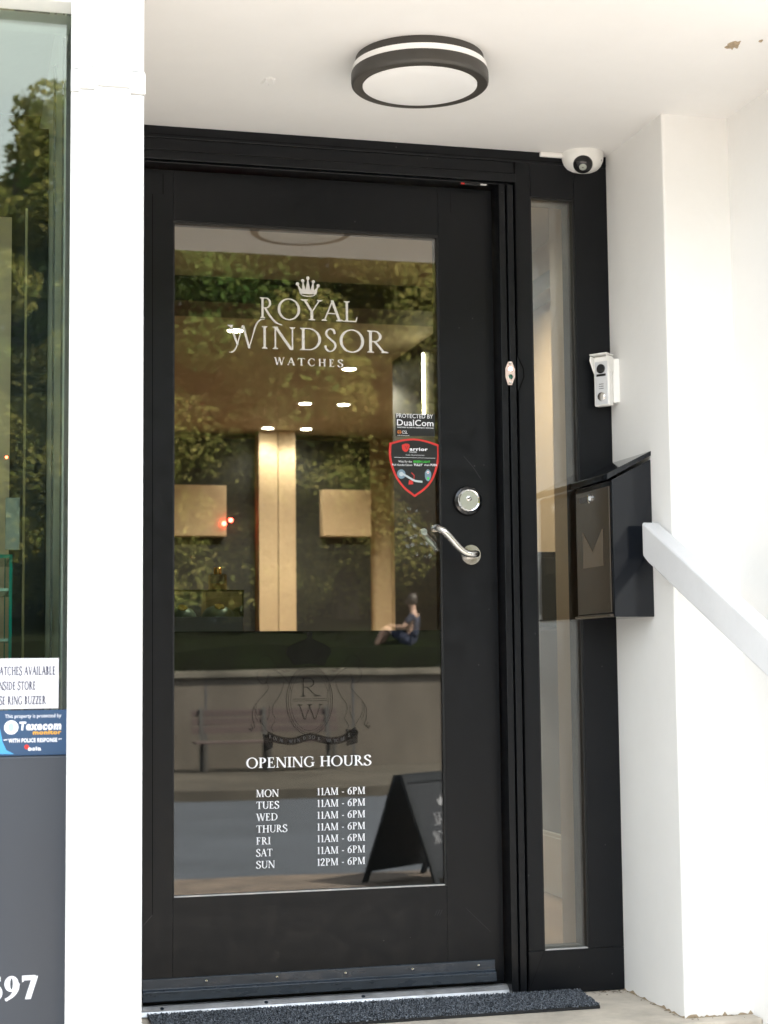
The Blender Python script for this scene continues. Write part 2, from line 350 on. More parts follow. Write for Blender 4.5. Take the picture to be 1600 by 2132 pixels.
def serif(mb, txt, x0, x1, zb, h, Y, T=.12, t=.05, gap=.06, mi=0, sh=None):
    """set txt on the wall plane y = Y between x0 and x1 (None: natural width), baseline zb, cap height h"""
    gl = [glyph(c, T, t) for c in txt]; nat = sum(a[1] for a in gl)+gap*(len(txt)-1)
    kx = h if x1 is None else (x1-x0)/nat
    x = x0; k = 0
    for st, W in gl:
        for polys in st:
            yy = Y-3e-5*(1+k % 9); k += 1
            for pl in polys:
                mb.add([(x+a*kx, yy, zb+b*h) for a, b in pl], [tuple(range(len(pl)))], mi)
        x += (W+gap)*kx
    return mb
def sans(mb, txt, x0, x1, zb, h, Y, mi=0, bold=0, shear=0):
    """Blender's own sans letters, fitted between x0 and x1, cap height h"""
    cu = bpy.data.curves.new('t', 'FONT'); cu.body = txt; cu.size = 1; cu.offset = bold; cu.shear = shear; cu.resolution_u = 3; cu.space_character = 1+bold*3
    o = bpy.data.objects.new('t', cu); S.collection.objects.link(o)
    bpy.context.view_layer.update()
    me = bpy.data.meshes.new_from_object(o.evaluated_get(bpy.context.evaluated_depsgraph_get()))
    vs = [v.co.copy() for v in me.vertices]; a = min(v.x for v in vs); b = max(v.x for v in vs)
    kz = h/.69; kx = kz if x1 is None else (x1-x0)/(b-a)
    mb.add([(x0+(v.x-a)*kx, Y, zb+v.y*kz) for v in vs], [tuple(p.vertices) for p in me.polygons], mi)
    bpy.data.objects.remove(o); bpy.data.curves.remove(cu); bpy.data.meshes.remove(me)
    return mb
def disc(mb, x, z, r, Y, mi=0, n=24, rz=None):
    return mb.add([(x+r*math.cos(2*math.pi*i/n), Y, z+(rz or r)*math.sin(2*math.pi*i/n)) for i in range(n)], [tuple(range(n))], mi)
def poly(mb, pts, Y, mi=0): return mb.add([(a, Y, b) for a, b in pts], [tuple(range(len(pts)))], mi)
def line(mb, pts, w_, Y, mi=0):
    for q in stroke(pts, w_): poly(mb, q, Y, mi)
    return mb

FL = -.03            # door landing level
PV = -.80            # pavement level
# ------------------------------------------------------------------ ground
def struct(name, mb, mt, **k): return tag(mb.build(name, mt, **k), kind='structure')
struct('ground', MB().box(-120, 120, -120, 60, -1.4, -1.05), M['earth'])
struct('pavement', MB().box(-40, 40, -7.3, 6, -1.02, PV), M['paving'])
struct('shaded_pavement_strip', MB().box(-40, 40, -8.453, -7.3005, -1.02, PV+.002), M['shaded_edge'])  # added dark band in place of shade on the pavement edge
struct('kerb', MB().box(-40, 40, -8.62, -8.454, -1.0, PV+.004), M['shaded_edge'], bevel=.015)
struct('road', MB().box(-60, 60, -17.55, -8.624, -1.04, -.93), M['asphalt'])
struct('path', MB().box(-40, 40, -22.0, -17.55, -1.0, PV), M['farpath'])
mbk = MB(); random.seed(5)
nx, ny = 60, 16
for j in range(ny):
    for i in range(nx):
        x = -36+72*i/(nx-1); yy = -22.4-(22*max(0, j-.93)/(ny-1)); t = j/(ny-1)
        mbk.v.append((x, yy, (.72+3.2*t**.8+random.uniform(-.1, .1)) if j else .60))
for j in range(ny-1):
    for i in range(nx-1): mbk.f.append((j*nx+i, j*nx+i+1, (j+1)*nx+i+1, (j+1)*nx+i)); mbk.mi.append(0)
tag(mbk.build('hill', M['earth'], smooth=True), kind='structure')
st = MB()
st.box(-.139, 1.43, -.47, .35, -.9, FL)
for k in range(4): st.box(-.139, 1.43, -.47-.35*(k+1), -.47-.35*k-.0005, -.9, FL-.154*(k+1))
tag(st.build('front_steps', M['stone'], bevel=.006), 'pale worn stone doorstep and steps below the black shop door', 'steps')

# ------------------------------------------------------------------ building shell
B = thing('shop_building', 'white painted shop front with deep porch around the black entrance door', 'building')
# pilaster between window and porch: stepped front, moulded band, base block
pm = MB()
def plan(x0, x1, yf, z0, z1, mb=pm): mb.box(x0, x1, yf, -.95, z0, z1)
pil = [(-.2705, -1.19), (-.2705, -1.205), (-.258, -1.205), (-.258, -1.222), (-.232, -1.222), (-.226, -1.245), (-.170, -1.245), (-.164, -1.214), (-.141, -1.214), (-.139, -1.205), (-.139, -.95), (-.258, -.95), (-.258, -1.19)]
zb, z1, z2, zt = .205, 1.874, 1.914, 2.26
def off(p, d): return [(a+(d if a > -.2 else -d*.2), b-d) if b < -1.0 else (a+(d if a > -.2 else 0), b) for a, b in p]
for pl, a, b in ((pil, zb, z1-.003), (off(pil, -.004), z1-.003, z1), (off(pil, .0025), z1, z2), (off(pil, -.004), z2, z2+.003), (pil, z2+.003, zt)):
    pm.prism([(x, y, a) for x, y in pl], (0, 0, b-a))
pm.prism([(x, y, .196) for x, y in off(pil, -.006)], (0, 0, .0085)); 
pm.prism([(x, y, -.9) for x, y in off(pil, .006)], (0, 0, 1.096))
pm.build('pilaster', M['gloss_white'], B, bevel=.0015)
# soffit of the porch
sf = MB().box(-.1395, 1.60, -1.187, .30, 2.203, 2.32)
sfo = sf.build('soffit', M['soffit'], B)
# chipped paint
def blob(cx, cy, z, rx, ry, seed, hgt, name, mt, parent):
    random.seed(seed); mb = MB(); n = 16; ring = []
    for i in range(n):
        a = 2*math.pi*i/n; k = random.uniform(.65, 1.15); ring.append((cx+rx*k*math.cos(a), cy+ry*k*math.sin(a), z))
    inner = [(cx+(x-cx)*.7+random.uniform(-.001, .001), cy+(y-cy)*.7, z-hgt*random.uniform(.5, 1.2)) for x, y, _ in ring]
    vs = ring+inner+[(cx, cy, z-hgt*.8)]
    fs = [(i, (i+1) % n, n+(i+1) % n, n+i) for i in range(n)]+[(n+i, n+(i+1) % n, 2*n) for i in range(n)]
    return mb.add(vs, fs).build(name, mt, parent)
blob(.241, -.43, 2.2035, .020, .034, 3, .004, 'paint_flake', M['soffit'], sfo)
blob(1.213, -.895, 2.2035, .017, .026, 8, .006, 'paint_chip', M['plaster'], sfo)
blob(1.262, -.93, 2.2035, .005, .008, 9, .003, 'paint_chip', M['plaster'], sfo)
# walls
MB().prism([(1.249, 0.30, -.9), (1.249, -.42, -.9), (1.44, -.42, -.9), (1.44, .30, -.9)], (0, 0, 3.15)).build('reveal_wall', M['white'], B, bevel=.006, seg=3)
random.seed(21); bc = MB(); n_b = 26
for (ax_, ay_, bx_, by_, nx_, ny_) in ((1.2488, -.03, 1.2488, -.418, -1, 0), (1.251, -.4202, 1.428, -.4202, 0, -1)):
    P_ = [(ax_+(bx_-ax_)*k/n_b, ay_+(by_-ay_)*k/n_b) for k in range(n_b+1)]; H_ = [FL+max(.001, random.gauss(.002, .004)) for _ in P_]
    for k in range(n_b): bc.prism([(*P_[k], FL+.0005), (*P_[k+1], FL+.0005), (*P_[k+1], H_[k+1]), (*P_[k], H_[k])], (nx_*.0015, ny_*.0015, 0))
bc.build('chipped_base', M['plaster'], bpy.data.objects['reveal_wall'])
pw = MB().box(1.43, 9, -1.184, .30, -.9, 2.25)
pw.build('porch_side_wall', M['white'], B, bevel=.006)
MB().box(-.268, -.1395, -.9495, .30, -.9, 2.203).build('porch_side_wall', M['white'], B)
MB().box(-8, 9, -1.187, .30, 2.3205, 5.3).build('upper_wall', M['white'], B)
MB().box(-8, -.1395, -1.187, -1.02, 2.048, 2.3195).build('window_lintel', M['gloss_white'], B)
MB().box(-8, -2.4, -1.187, .30, -.9, 2.0475).build('side_wall', M['white'], B)
# room behind the door
MB().box(-2.4, 2.62, .305, 7.2, -.2, -.02).build('interior_floor', M['oak'], B)
MB().box(-2.4, 2.62, .305, 7.2, 2.40, 2.5).build('interior_ceiling', M['ceil_in'], B)
MB().box(-2.4, 2.62, 7.02, 7.2, -.0195, 2.3995).build('interior_back_wall', M['beige'], B)
MB().box(2.50, 2.62, .305, 7.0195, -.0195, 2.3995).build('interior_side_wall', M['beige'], B)
MB().box(-2.55, -2.4, .305, 7.2, -.0195, 2.3995).build('interior_side_wall', M['beige'], B)
MB().box(1.255, 2.4995, .3055, .42, -.0195, 2.3995).build('interior_front_wall', M['beige'], B)
MB().box(-2.3995, -.14, .3055, .34, -.0195, 2.3995).build('interior_front_wall', M['darkpanel'], B)
MB().box(1.68, 1.80, .4205, 2.8, .945, 2.3995).build('partition_wall', M['beige'], B)
MB().box(1.675, 1.80, .4205, 2.8, .205, .9445).build('grey_dado', mat('grey_dado_paint', (.25, .26, .27), .5), B)
MB().box(1.664, 1.80, .4205, 2.81, -.0195, .19).box(1.667, 1.80, .4205, 2.808, .1902, .2045).build('skirting_board', M['gloss_white'], B, bevel=.002)
MB().box(1.60, 1.6795, .9, 2.2, 2.17, 2.235).build('dark_band', M['greywood'], B)  # dark horizontal box high on the partition
MB().box(-.139, 2.4995, 2.40, 2.70, 2.297, 2.3995).build('bulkhead', M['darkpanel'], B)
MB().box(-8, 9, .31, 8, 2.51, 5.3).build('upper_floors', M['white'], B)

# ------------------------------------------------------------------ fixed door frame with side light
FY = -.05
FR = thing('door_frame', 'black metal frame around the glazed shop door with tall narrow side light', 'door frame')
fr = MB()
jx0 = .955           # jamb inner side
zh = at(640, 352, FY).z
fr.box(-.139, 1.249, FY, .05, 2.172, 2.203)                  # head strip
fr.box(-.139, .985, FY+.002, .05, zh+.026, 2.1715)           # head step
fr.box(-.139, .985, FY-.006, .05, zh-.0, zh+.023)            # lower head step
fr.box(-.139, .97, FY+.008, .05, 2.109, zh-.0005)
fr.box(-.139, -.005, -.01, .05, FL, 2.1085)                  # hinge jamb
fr.box(-.004, .9375, .012, .29, FL+.001, .0035)  # added block under the leaf, stops room light leaking out
fr.box(.938, .956, FY, .05, FL+.001, 2.1085)                 # closing jamb, stepped
fr.box(.9565, .961, FY+.02, .05, FL+.001, 2.1085)
fr.box(.9615, .979, FY, .05, FL+.001, 2.1085)
fr.box(.9795, .9825, FY+.02, .05, FL+.001, 2.1715)
g0, g1 = at(1100, 1200, FY).x, at(1190, 408, FY).x
s0, s1 = 1.027, 1.153
zt_, zb_ = 2.078, .082
fr.box(.983, s0, FY, .05, zb_, 2.1715)                       # side light stiles and rails
fr.box(s1, 1.249, FY, .05, zb_, 2.1715)
fr.box(s0+.0003, s1-.0003, FY, .05, zt_, 2.1715)
fr.box(.983, 1.249, FY, .05, FL+.002, zb_-.0004)
fr.build('frame', M['black'], FR, bevel=.0015)
sm = MB()
a = .0006
for p in ([(.984, FL+.012), (s0, zb_)], [(.984, 2.171), (.9842, 1.64), (.999, 1.607)], [(.999, 1.607), (1.0, 1.585), (.984, 1.545), (.984, FL+.02)]):
    line(sm, p, .0032 if len(p) > 2 else .0008, FY-a)
line(sm, [(.0, 2.181), (1.249, 2.178)], .0016, FY-a)
sm.build('seam', M['shadowgap'], FR)
sp = MB().box(s0, s1, -.035, -.027, zb_, zt_).build('side_pane', M['glass'], FR)
bd = MB()                                                     # glazing beads
bd.box(s0, s0+.004, -.046, -.0355, zb_+.0002, zt_-.0002).box(s1-.004, s1, -.046, -.0355, zb_+.0002, zt_-.0002).box(s0+.0042, s1-.0042, -.046, -.0355, zt_-.004, zt_-.0002)
bd.build('glazing_bead', M['black2'], FR)
MB().box(s0+.0042, s1-.0042, -.049, -.0355, zb_+.0002, zb_+.003).build('bottom_bead', M['sill'], FR)
# slip label under the head
lb = MB(); p0, p1 = at(955, 390, -.03), at(1013, 394, -.03)
lb.box(p0.x, p1.x, -.04, -.036, 2.1035, 2.1085); lb.box(p0.x+.004, p0.x+.014, -.0412, -.0402, 2.104, 2.108, 1); lb.box(p1.x-.02, p1.x-.003, -.0412, -.0402, 2.104, 2.108, 2)
lb.build('maker_strip', [M['blackplastic'], M['red'], M['vinyl']], FR)

# ------------------------------------------------------------------ door leaf
D = thing('entrance_door', 'black shop door with large glass pane, white lettering and steel lever handle', 'door')
GX0, GX1, GZ0, GZ1 = .071, .782, .253, 1.9705
lf = MB()
lf.box(-.004, GX0, 0, .06, .006, 2.104).box(GX1, .934, 0, .06, .006, 2.104)
lf.box(GX0+.0002, GX1-.0002, 0, .06, .006, GZ0).box(GX0+.0002, GX1-.0002, 0, .06, GZ1, 2.104)
lf.build('leaf', M['black'], D, bevel=.0008)
gs = MB()
q = lambda px, py: (at(px, py, 0).x, at(px, py, 0).z)
line(gs, [q(340, 362), q(340, 404)], .0016, -.0004)
line(gs, [q(318, 404), q(318, 1905)], .0014, -.0004)
line(gs, [q(938, 396), q(939, 443)], .0010, -.0004)
gs.build('seam', M['shadowgap'], D)
sc_ = MB()
line(sc_, [q(298, 1928), q(317, 1906)], .0007, -.0004)
line(sc_, [q(970, 1890), q(1022, 1940)], .0004, -.0004); line(sc_, [q(966, 950), q(985, 972), q(1002, 998)], .0006, -.0004)
for k in range(3): line(sc_, [q(906+5*k, 1906), q(911+5*k, 1894)], .0005, -.0004)
sc_.build('scratch', mat('grey_scuff', (.07, .07, .075), .6), D)
YG = .010
pane = MB().box(GX0, GX1, YG, YG+.006, GZ0, GZ1).build('pane', M['glass'], D)
bd = MB()
bd.box(GX0, GX0+.0035, .003, YG-.0002, GZ0+.0002, GZ1-.0002).box(GX1-.004, GX1, .003, YG-.0002, GZ0+.0002, GZ1-.0002).box(GX0+.004, GX1-.0045, .003, YG-.0002, GZ1-.006, GZ1-.0002)
bd.build('glazing_bead', M['black2'], D)
MB().box(GX0+.004, GX1-.0045, .002, YG-.0002, GZ0+.0002, GZ0+.003).build('bottom_bead', M['sill'], D)
MB().box(GX0, GX1, YG+.007, YG+.011, GZ0, .9135).build('privacy_panel', M['film'], D)
YT = YG-.0004
X = lambda px, py: at(px, py, YT).x
Z = lambda px, py: at(px, py, YT).z
lg = MB()
h = Z(542, 619)-Z(542, 662); zb = Z(542, 662)
T_, t_ = .105, .05
serif(lg, 'r', X(541, 650), None, zb, h*1.0, YT, T_, t_)
serif(lg, 'O', X(578, 645), X(626, 645), zb-h*.02, h*1.0, YT, T_, t_)
serif(lg, 'Y', X(629, 645), X(669, 645), zb, h, YT, T_, t_); serif(lg, 'A', X(672, 645), X(714, 645), zb, h, YT, T_, t_); serif(lg, 'L', X(716, 645), X(746, 645), zb, h, YT, T_, t_)
h2 = Z(546, 679)-Z(546, 725.5); zb = Z(546, 725.5)
for ch, a, b in (('w', 475, 545), ('I', 545, 558), ('N', 567, 617), ('D', 624, 671), ('S', 676, 702), ('O', 707, 759), ('R', 764, 806)):
    if ch == 'w': serif(lg, ch, X(477, 700), X(536, 700), zb, h2, YT, T_, t_)
    else: serif(lg, ch, X(a, 700), X(b, 700), zb-(h2*.01 if ch == 'O' else 0), h2, YT, T_, t_)
h3 = Z(580, 743.5)-Z(580, 759)
serif(lg, 'WATCHES', X(571, 755), X(715, 755), Z(580, 759.5), h3, YT, .17, .07, gap=.34)
# crown
cx_, top = X(641, 600), Z(641, 577); u = (X(660, 600)-X(622, 600))/38
def cr(dx, dy): return (cx_+(dx-641)*u, top-(dy-577)*u*1.0)
for i, (bx, by, b0, b1) in enumerate(((620, 592, 625, 634), (631, 585, 629, 639), (641.5, 579, 635, 648), (653, 586, 644, 655), (663, 594, 649, 659))):
    disc(lg, *cr(bx, by), 3.6*u, YT-2e-5*i, n=14); poly(lg, [cr(b0, 612), cr(b1, 612), cr(bx+.5, by), cr(bx-.5, by)], YT-2e-5*(i+6))
poly(lg, [cr(625, 600), cr(633, 605), cr(641, 604), cr(650, 605.5), cr(659, 601), cr(656, 611.5), cr(641, 609.5), cr(628, 610.5)], YT-3e-4)
for qd in arc(cx_+.5*u, top-36*u, 15*u, 4.4*u, 1.5*u, 1.6*u, 0, 360): poly(lg, qd, YT-3.4e-4)
lg.build('shop_logo', M['vinyl'], pane)
hr = MB()
zr = Z(515, 1599.6); serif(hr, 'OPENING HOURS', X(513, 1590), X(774, 1590), zr, Z(515, 1578.2)-zr, YT, .15, .062, gap=.04)
days = (('MON', 581), ('TUES', 582), ('WED', 579), ('THURS', 599), ('FRI', 564), ('SAT', 567.5), ('SUN', 573))
for i, (dname, xr) in enumerate(days):
    yb = 1659.8+24.75*i; zr = Z(534, yb); hh = Z(534, yb-15.2)-zr
    serif(hr, dname, X(534, yb), X(xr, yb), zr, hh, YT, .15, .065, gap=.04)
    serif(hr, '12PM - 6PM' if dname == 'SUN' else '11AM - 6PM', X(660, yb), X(761, yb), zr, hh, YT, .15, .065, gap=.05)
hr.build('opening_hours', M['vinyl2'], pane)
# crest in matt black film: crown, two rampant supporters, oval shield with the letters R and W, ribbon
ce = MB(); kcr = (X(770, 1440)-X(520, 1440))/250; cxx = X(646, 1440); ccz = Z(646, 1450)
def E(dx, dy): return (cxx+(dx-646)*kcr, ccz-(dy-1450)*kcr)
LW = 1.0*kcr
cnt = 0
def cl(pts, wd=1, sm_=True):
    global cnt; cnt += 1
    line(ce, [E(*p) for p in (smooth(pts, 5) if sm_ else pts)], LW*wd, YT-2e-5*(cnt % 15))
poly(ce, [E(*p) for p in ((612, 1386), (604, 1372), (596, 1362), (600, 1350), (616, 1341), (634, 1336), (641, 1330), (639, 1324), (643, 1318), (650, 1318), (653, 1325), (650, 1331), (658, 1336), (678, 1344), (690, 1354), (690, 1364), (682, 1374), (676, 1388), (645, 1383))], YT-4e-4)
for k_, wd in ((0, 1.4), (4, 1), (9, .8)):
    cl([(645+(48-k_)*math.cos(rad(a)), 1458-(70-k_)*math.sin(rad(a))) for a in range(0, 361, 12)], wd)
cl([(610, 1455), (682, 1455)], 1, False); cl([(610, 1459), (682, 1459)], 1, False)
def letters(ch, x0, y0, wd, hg):
    st_, W = glyph(ch, .05, .035)
    for j, pls in enumerate(st_):
        for pl in pls: poly(ce, [E(x0+a*wd, y0-b*hg) for a, b in pl], YT-4.4e-4-2e-5*j)
letters('R', 626, 1450, 52, 38); letters('W', 620, 1496, 46, 30)
for sg in (-1, 1):
    mir = lambda pts: [(646+sg*(p-646), y_) for p, y_ in pts]
    cl(mir([(698, 1400), (712, 1388), (722, 1380), (727, 1371), (738, 1366), (748, 1372), (752, 1383), (748, 1392), (754, 1402), (752, 1416), (742, 1424), (734, 1416), (732, 1404)]))      # head and mane
    cl(mir([(736, 1420), (732, 1432), (742, 1446), (755, 1460), (757, 1476), (752, 1492), (741, 1508), (738, 1516), (728, 1522)]))                                   # back and haunch
    cl(mir([(722, 1394), (708, 1402), (698, 1412), (690, 1420), (684, 1416), (684, 1408)])); cl(mir([(700, 1420), (704, 1436), (712, 1452), (722, 1466), (723, 1482), (718, 1496), (726, 1510), (722, 1520)]))
    cl(mir([(690, 1424), (686, 1434), (684, 1442)])); cl(mir([(699, 1402), (694, 1396), (690, 1399)])); cl(mir([(730, 1468), (730, 1484), (735, 1496)]))
    cl(mir([(757, 1462), (764, 1476), (764, 1494), (760, 1508), (768, 1516)]), 1.6); cl(mir([(760, 1470), (758, 1490), (752, 1500)]), 1.2)
    cl(mir([(768, 1504), (764, 1512), (772, 1512), (766, 1518)]), 1.4)
rb = [(556, 1526), (580, 1536), (610, 1540), (646, 1532), (682, 1540), (712, 1538), (744, 1520)]
pt = smooth(rb, 6)
for q4 in stroke([E(*p) for p in pt], 15*kcr): poly(ce, q4, YT-2e-5)
poly(ce, [E(*p) for p in ((720, 1518), (746, 1520), (745, 1546), (722, 1552))], YT-7e-5); poly(ce, [E(*p) for p in ((548, 1524), (570, 1528), (568, 1552), (552, 1558))], YT-7e-5)
ce.build('crest', M['vinylblk'], pane)
rt = MB(); k = 0
for i, chh in enumerate('ROYAL WINDSOR WATCHES'):
    t = i/20; j = min(len(pt)-1, int((.08+.84*t)*(len(pt)-1))); p = pt[j]
    st_, W = glyph(chh, .2, .09)
    for pls in st_:
        for pl in pls: k += 1; poly(rt, [E(p[0]-3+a*7, p[1]+3.2-b*6.4) for a, b in pl], YT-1.5e-4-2e-5*(k % 8))
rt.build('ribbon_lettering', mat('dim_grey_vinyl', (.035, .035, .035), .8), pane)
# kick plate with screws, weather bar
kp = MB()
kp.prism([(-.004, -.0005, .059), (-.004, -.004, .057), (-.004, -.005, .033), (-.004, -.015, .029), (-.004, -.018, .006), (-.004, -.0005, .004)], (.912, 0, 0))
kpo = kp.build('kick_plate', M['kick'], D, bevel=.001)
for px, py in ((430, 2042), (577, 2034), (720, 2026), (860, 2018), (997, 2010)):
    p = at(px, py, -.006); MB().lathe([(.0001, .004), (.003, .0032), (.0042, .001), (.0044, 0)], (p.x, -.0046, p.z), (0, -1, 0), 16).build('screw', M['chrome'], kpo, smooth=True)
# lock and lever
L = at(976, 1042, -.012); LZ, LX = L.z, L.x
lock = MB().lathe([(.0405, .0), (.0405, .004), (.037, .010), (.030, .0125), (.0305, .0125)], (LX, 0, LZ), (0, -1, 0), 48).build('lock', M['blackplastic'], D, smooth=True)
MB().lathe([(.030, .006), (.0305, .0160), (.0285, .0180), (.0255, .0170), (.0250, .0150), (.024, .0150)], (LX, -.001, LZ), (0, -1, 0), 48).build('lock_ring', M['chrome'], lock, smooth=True)
MB().lathe([(.0248, .010), (.0248, .0155), (.0001, .0158)], (LX, -.001, LZ), (0, -1, 0), 40).build('lock_plate', M['satin'], lock, smooth=True)
MB().lathe([(.0075, .01), (.0075, .0185), (.006, .0195), (.0001, .0195)], (LX-.0005, -.001, LZ+.005), (0, -1, 0), 24).build('key_cylinder', M['steel'], lock, smooth=True)
kh = MB(); line(kh, [(LX-.0055, LZ+.0025), (LX+.0045, LZ+.0085)], .0026, -.0207); kh.build('keyhole', M['black2'], lock)
rs = at(982, 1155, -.010)
hd = MB().tube(smooth([(rs.x, -.006, rs.z), (rs.x, -.034, rs.z), (rs.x-.004, -.052, rs.z-.000), (rs.x-.018, -.060, rs.z-.002), (rs.x-.038, -.060, rs.z+.002), (rs.x-.060, -.060, rs.z+.022), (rs.x-.088, -.060, rs.z+.056), (rs.x-.100, -.059, rs.z+.068), (rs.x-.112, -.052, rs.z+.0725), (rs.x-.118, -.040, rs.z+.074), (rs.x-.1185, -.018, rs.z+.074)], 6), .0095, 18) if False else None
def sm3(pts, k=6):
    P = [Vector(p) for p in pts]; P = [P[0]*2-P[1]]+P+[P[-1]*2-P[-2]]; out = []
    for i in range(1, len(P)-2):
        a, b, c, d = P[i-1:i+3]
        for j in range(k):
            t = j/k; out.append(.5*((2*b)+(c-a)*t+(2*a-5*b+4*c-d)*t*t+(3*b-a-3*c+d)*t**3))
    return out+[P[-2]]
lever = MB().tube(sm3([(rs.x+.004, -.006, rs.z), (rs.x+.004, -.036, rs.z), (rs.x-.001, -.053, rs.z-.0005), (rs.x-.014, -.060, rs.z-.002), (rs.x-.030, -.060, rs.z+.001), (rs.x-.050, -.060, rs.z+.016), (rs.x-.076, -.060, rs.z+.045), (rs.x-.088, -.0585, rs.z+.057), (rs.x-.098, -.052, rs.z+.0645), (rs.x-.103, -.040, rs.z+.067), (rs.x-.104, -.020, rs.z+.067)], 6), .0092, 18).build('lever_handle', M['steel'], D, smooth=True)
inl = MB(); inl.v = [(a, .06-b, c) for a, b, c in [tuple(v.co) for v in lever.data.vertices]]; inl.f = [tuple(p.vertices) for p in lever.data.polygons]; inl.mi = [0]*len(inl.f)
inl = inl.build('inside_lever', mat('brightened_steel', (.80, .80, .79), .32, metal=.35), D, smooth=True)  # lever metal lightened in colour because little light reaches it
MB().lathe([(.0275, 0), (.0275, .006), (.0262, .0085), (.012, .009), (.0001, .009)], (rs.x, -.0005, rs.z), (0, -1, 0), 40).build('rose', M['steel'], lever, smooth=True)

# threshold plate and mat
tz = FL
th = MB().prism([(-.139, .002, tz+.002), (-.139, .002, tz+.026), (-.139, -.012, tz+.024), (-.139, -.026, tz+.014), (-.139, -.031, tz+.002)], (1.09, 0, 0))
tho = tag(th.build('door_threshold', M['sill'], bevel=.002), 'worn grey metal threshold strip under the black door', 'threshold')
for px in (150, 555, 757):
    p = at(px if px > 300 else 338, 2092 if px < 600 else 2076, -.02)
    MB().lathe([(.005, 0), (.005, .001), (.0001, .0016)], (p.x, -.019, tz+.0188), (0, -.5, 1), 14).build('screw', M['kick'], tho)
random.seed(11)
ma = MB(); mp_ = [(.0, -.050), (1.0, -.058), (1.120, -.060), (1.098, -.262), (.02, -.300)]
pA, pB, pC, pD_ = Vector((.005, -.034)), Vector((1.118, -.056)), Vector((1.098, -.252)), Vector((.005, -.256))
mo = thing('door_mat', 'charcoal grey flecked carpet door mat in front of the threshold', 'door mat')
MB().prism([(*pA, FL+.001), (*pD_, FL+.001), (*pC, FL+.001), (*pB, FL+.001)], (0, 0, .007)).build('backing', M['rubber'], mo)
for i in range(26000):
    u_, v_ = random.random(), random.random(); p = pA.lerp(pB, u_).lerp(pD_.lerp(pC, u_), v_)
    a = random.uniform(0, 6.28); l_ = random.uniform(.004, .009); hh = random.uniform(.003, .007); dx, dy = math.cos(a)*l_/2, math.sin(a)*l_/2; wx, wy = -math.sin(a)*.0011, math.cos(a)*.0011
    z0 = FL+.0075
    ma.add([(p.x-dx-wx, p.y-dy-wy, z0), (p.x-dx+wx, p.y-dy+wy, z0), (p.x+wx, p.y+wy, z0+hh), (p.x+dx+wx, p.y+dy+wy, z0+.001), (p.x+dx-wx, p.y+dy-wy, z0+.001), (p.x-wx, p.y-wy, z0+hh)], [(0, 1, 2, 5), (5, 2, 3, 4)])
pile = ma.build('carpet_pile', M['carpet'], mo)

# ------------------------------------------------------------------ stickers on the door
def P2(px, py, Y): p = at(px, py, Y); return (p.x, p.z)
YS = YG-.0006
t1 = thing('alarm_sticker', 'small black rectangular alarm sticker on the door glass above the red shield', 'sticker')
MB().prism([(P2(*c, YS)[0], YS, P2(*c, YS)[1]) for c in ((824, 862), (824, 908), (906, 908), (906, 863))], (0, .0003, 0)).build('sticker_base', M['stickblk'], t1)
a = MB(); y = YS-.0002
def put(mb, txt, px0, px1, pb, ph, Y, **k): 
    z = P2(px0, pb, Y)[1]; sans(mb, txt, P2(px0, pb, Y)[0], P2(px1, pb, Y)[0], z, P2(px0, pb-ph, Y)[1]-z, Y, **k)
put(a, 'PROTECTED BY', 826, 902, 869.5, 8.5, y); put(a, 'DualCom', 827, 903, 885.5, 12.5, y, bold=.01)
put(a, 'REGISTERED ALARM FOR EMERGENCY RESPONSE', 828, 903, 890.5, 2.2, y, bold=.02); put(a, 'CSL', 837.5, 849, 902.5, 6, y); put(a, 'www.csl-group.com', 828, 853, 907, 2, y)
a.build('lettering', M['vinyl2'], t1)
a = MB(); lo = P2(832, 899, y)
for k in (-1, 1): line(a, [(lo[0]+k*.001, lo[1]-.004), (lo[0]+k*.0045, lo[1]-.003), (lo[0]+k*.004, lo[1]+.002), (lo[0]+k*.001, lo[1]+.004)], .0016, y)
line(a, [(lo[0]-.003, lo[1]-.0045), (lo[0], lo[1]+.001), (lo[0]+.003, lo[1]-.0045)], .0014, y-5e-5); a.build('emblem', M['orange'], t1)
t2 = thing('shield_sticker', 'red edged black shield sticker with door instructions beside the lever handle', 'sticker')
def shield(ins):
    o_ = [(811, 922), (836, 915.5), (862, 913), (888, 917), (915, 926), (915.5, 950), (911, 975), (901, 1001), (885, 1020), (864, 1035), (841, 1017), (824, 994), (814, 968), (810, 945)]
    cx0, cy0 = 863, 965
    return [P2(cx0+(a-cx0)*(1-ins/52), cy0+(b-cy0)*(1-ins/66), YS) for a, b in smooth(o_[:5], 3)+smooth(o_[4:10], 3)[1:]+smooth(o_[9:]+[o_[0]], 3)[1:-1]]
MB().prism([(a, YS, b) for a, b in shield(0)], (0, .0003, 0)).build('red_border', M['red'], t2)
a = MB(); poly(a, shield(4.8), YS-1e-4); a.build('sticker_face', M['stickblk'], t2)
y = YS-.0003; a = MB()
put(a, 'arrior', 853.5, 891, 938, 6.6, y, bold=.035); put(a, 'DOORS', 853, 868.5, 942.6, 3.2, y); put(a, 'YOUR TRUSTED DOORS', 845, 884, 948.3, 2, y)
line(a, [P2(821, 952, y), P2(907, 954, y)], .0007, y)
put(a, 'Wait for the', 830, 858, 962.5, 4.2, y); put(a, 'Pull Handle Down', 817, 859, 969.5, 4.2, y); put(a, "'FULLY'", 862, 880, 969.8, 4.4, y, bold=.03); put(a, 'then', 884, 895, 970, 4.2, y); put(a, 'PUSH', 897, 910, 970.2, 4.4, y, bold=.03)
a.build('lettering', M['vinyl2'], t2)
a = MB(); put(a, 'GREEN LIGHT', 861, 896, 963, 4.2, y, bold=.03); a.build('green_lettering', M['green'], t2)
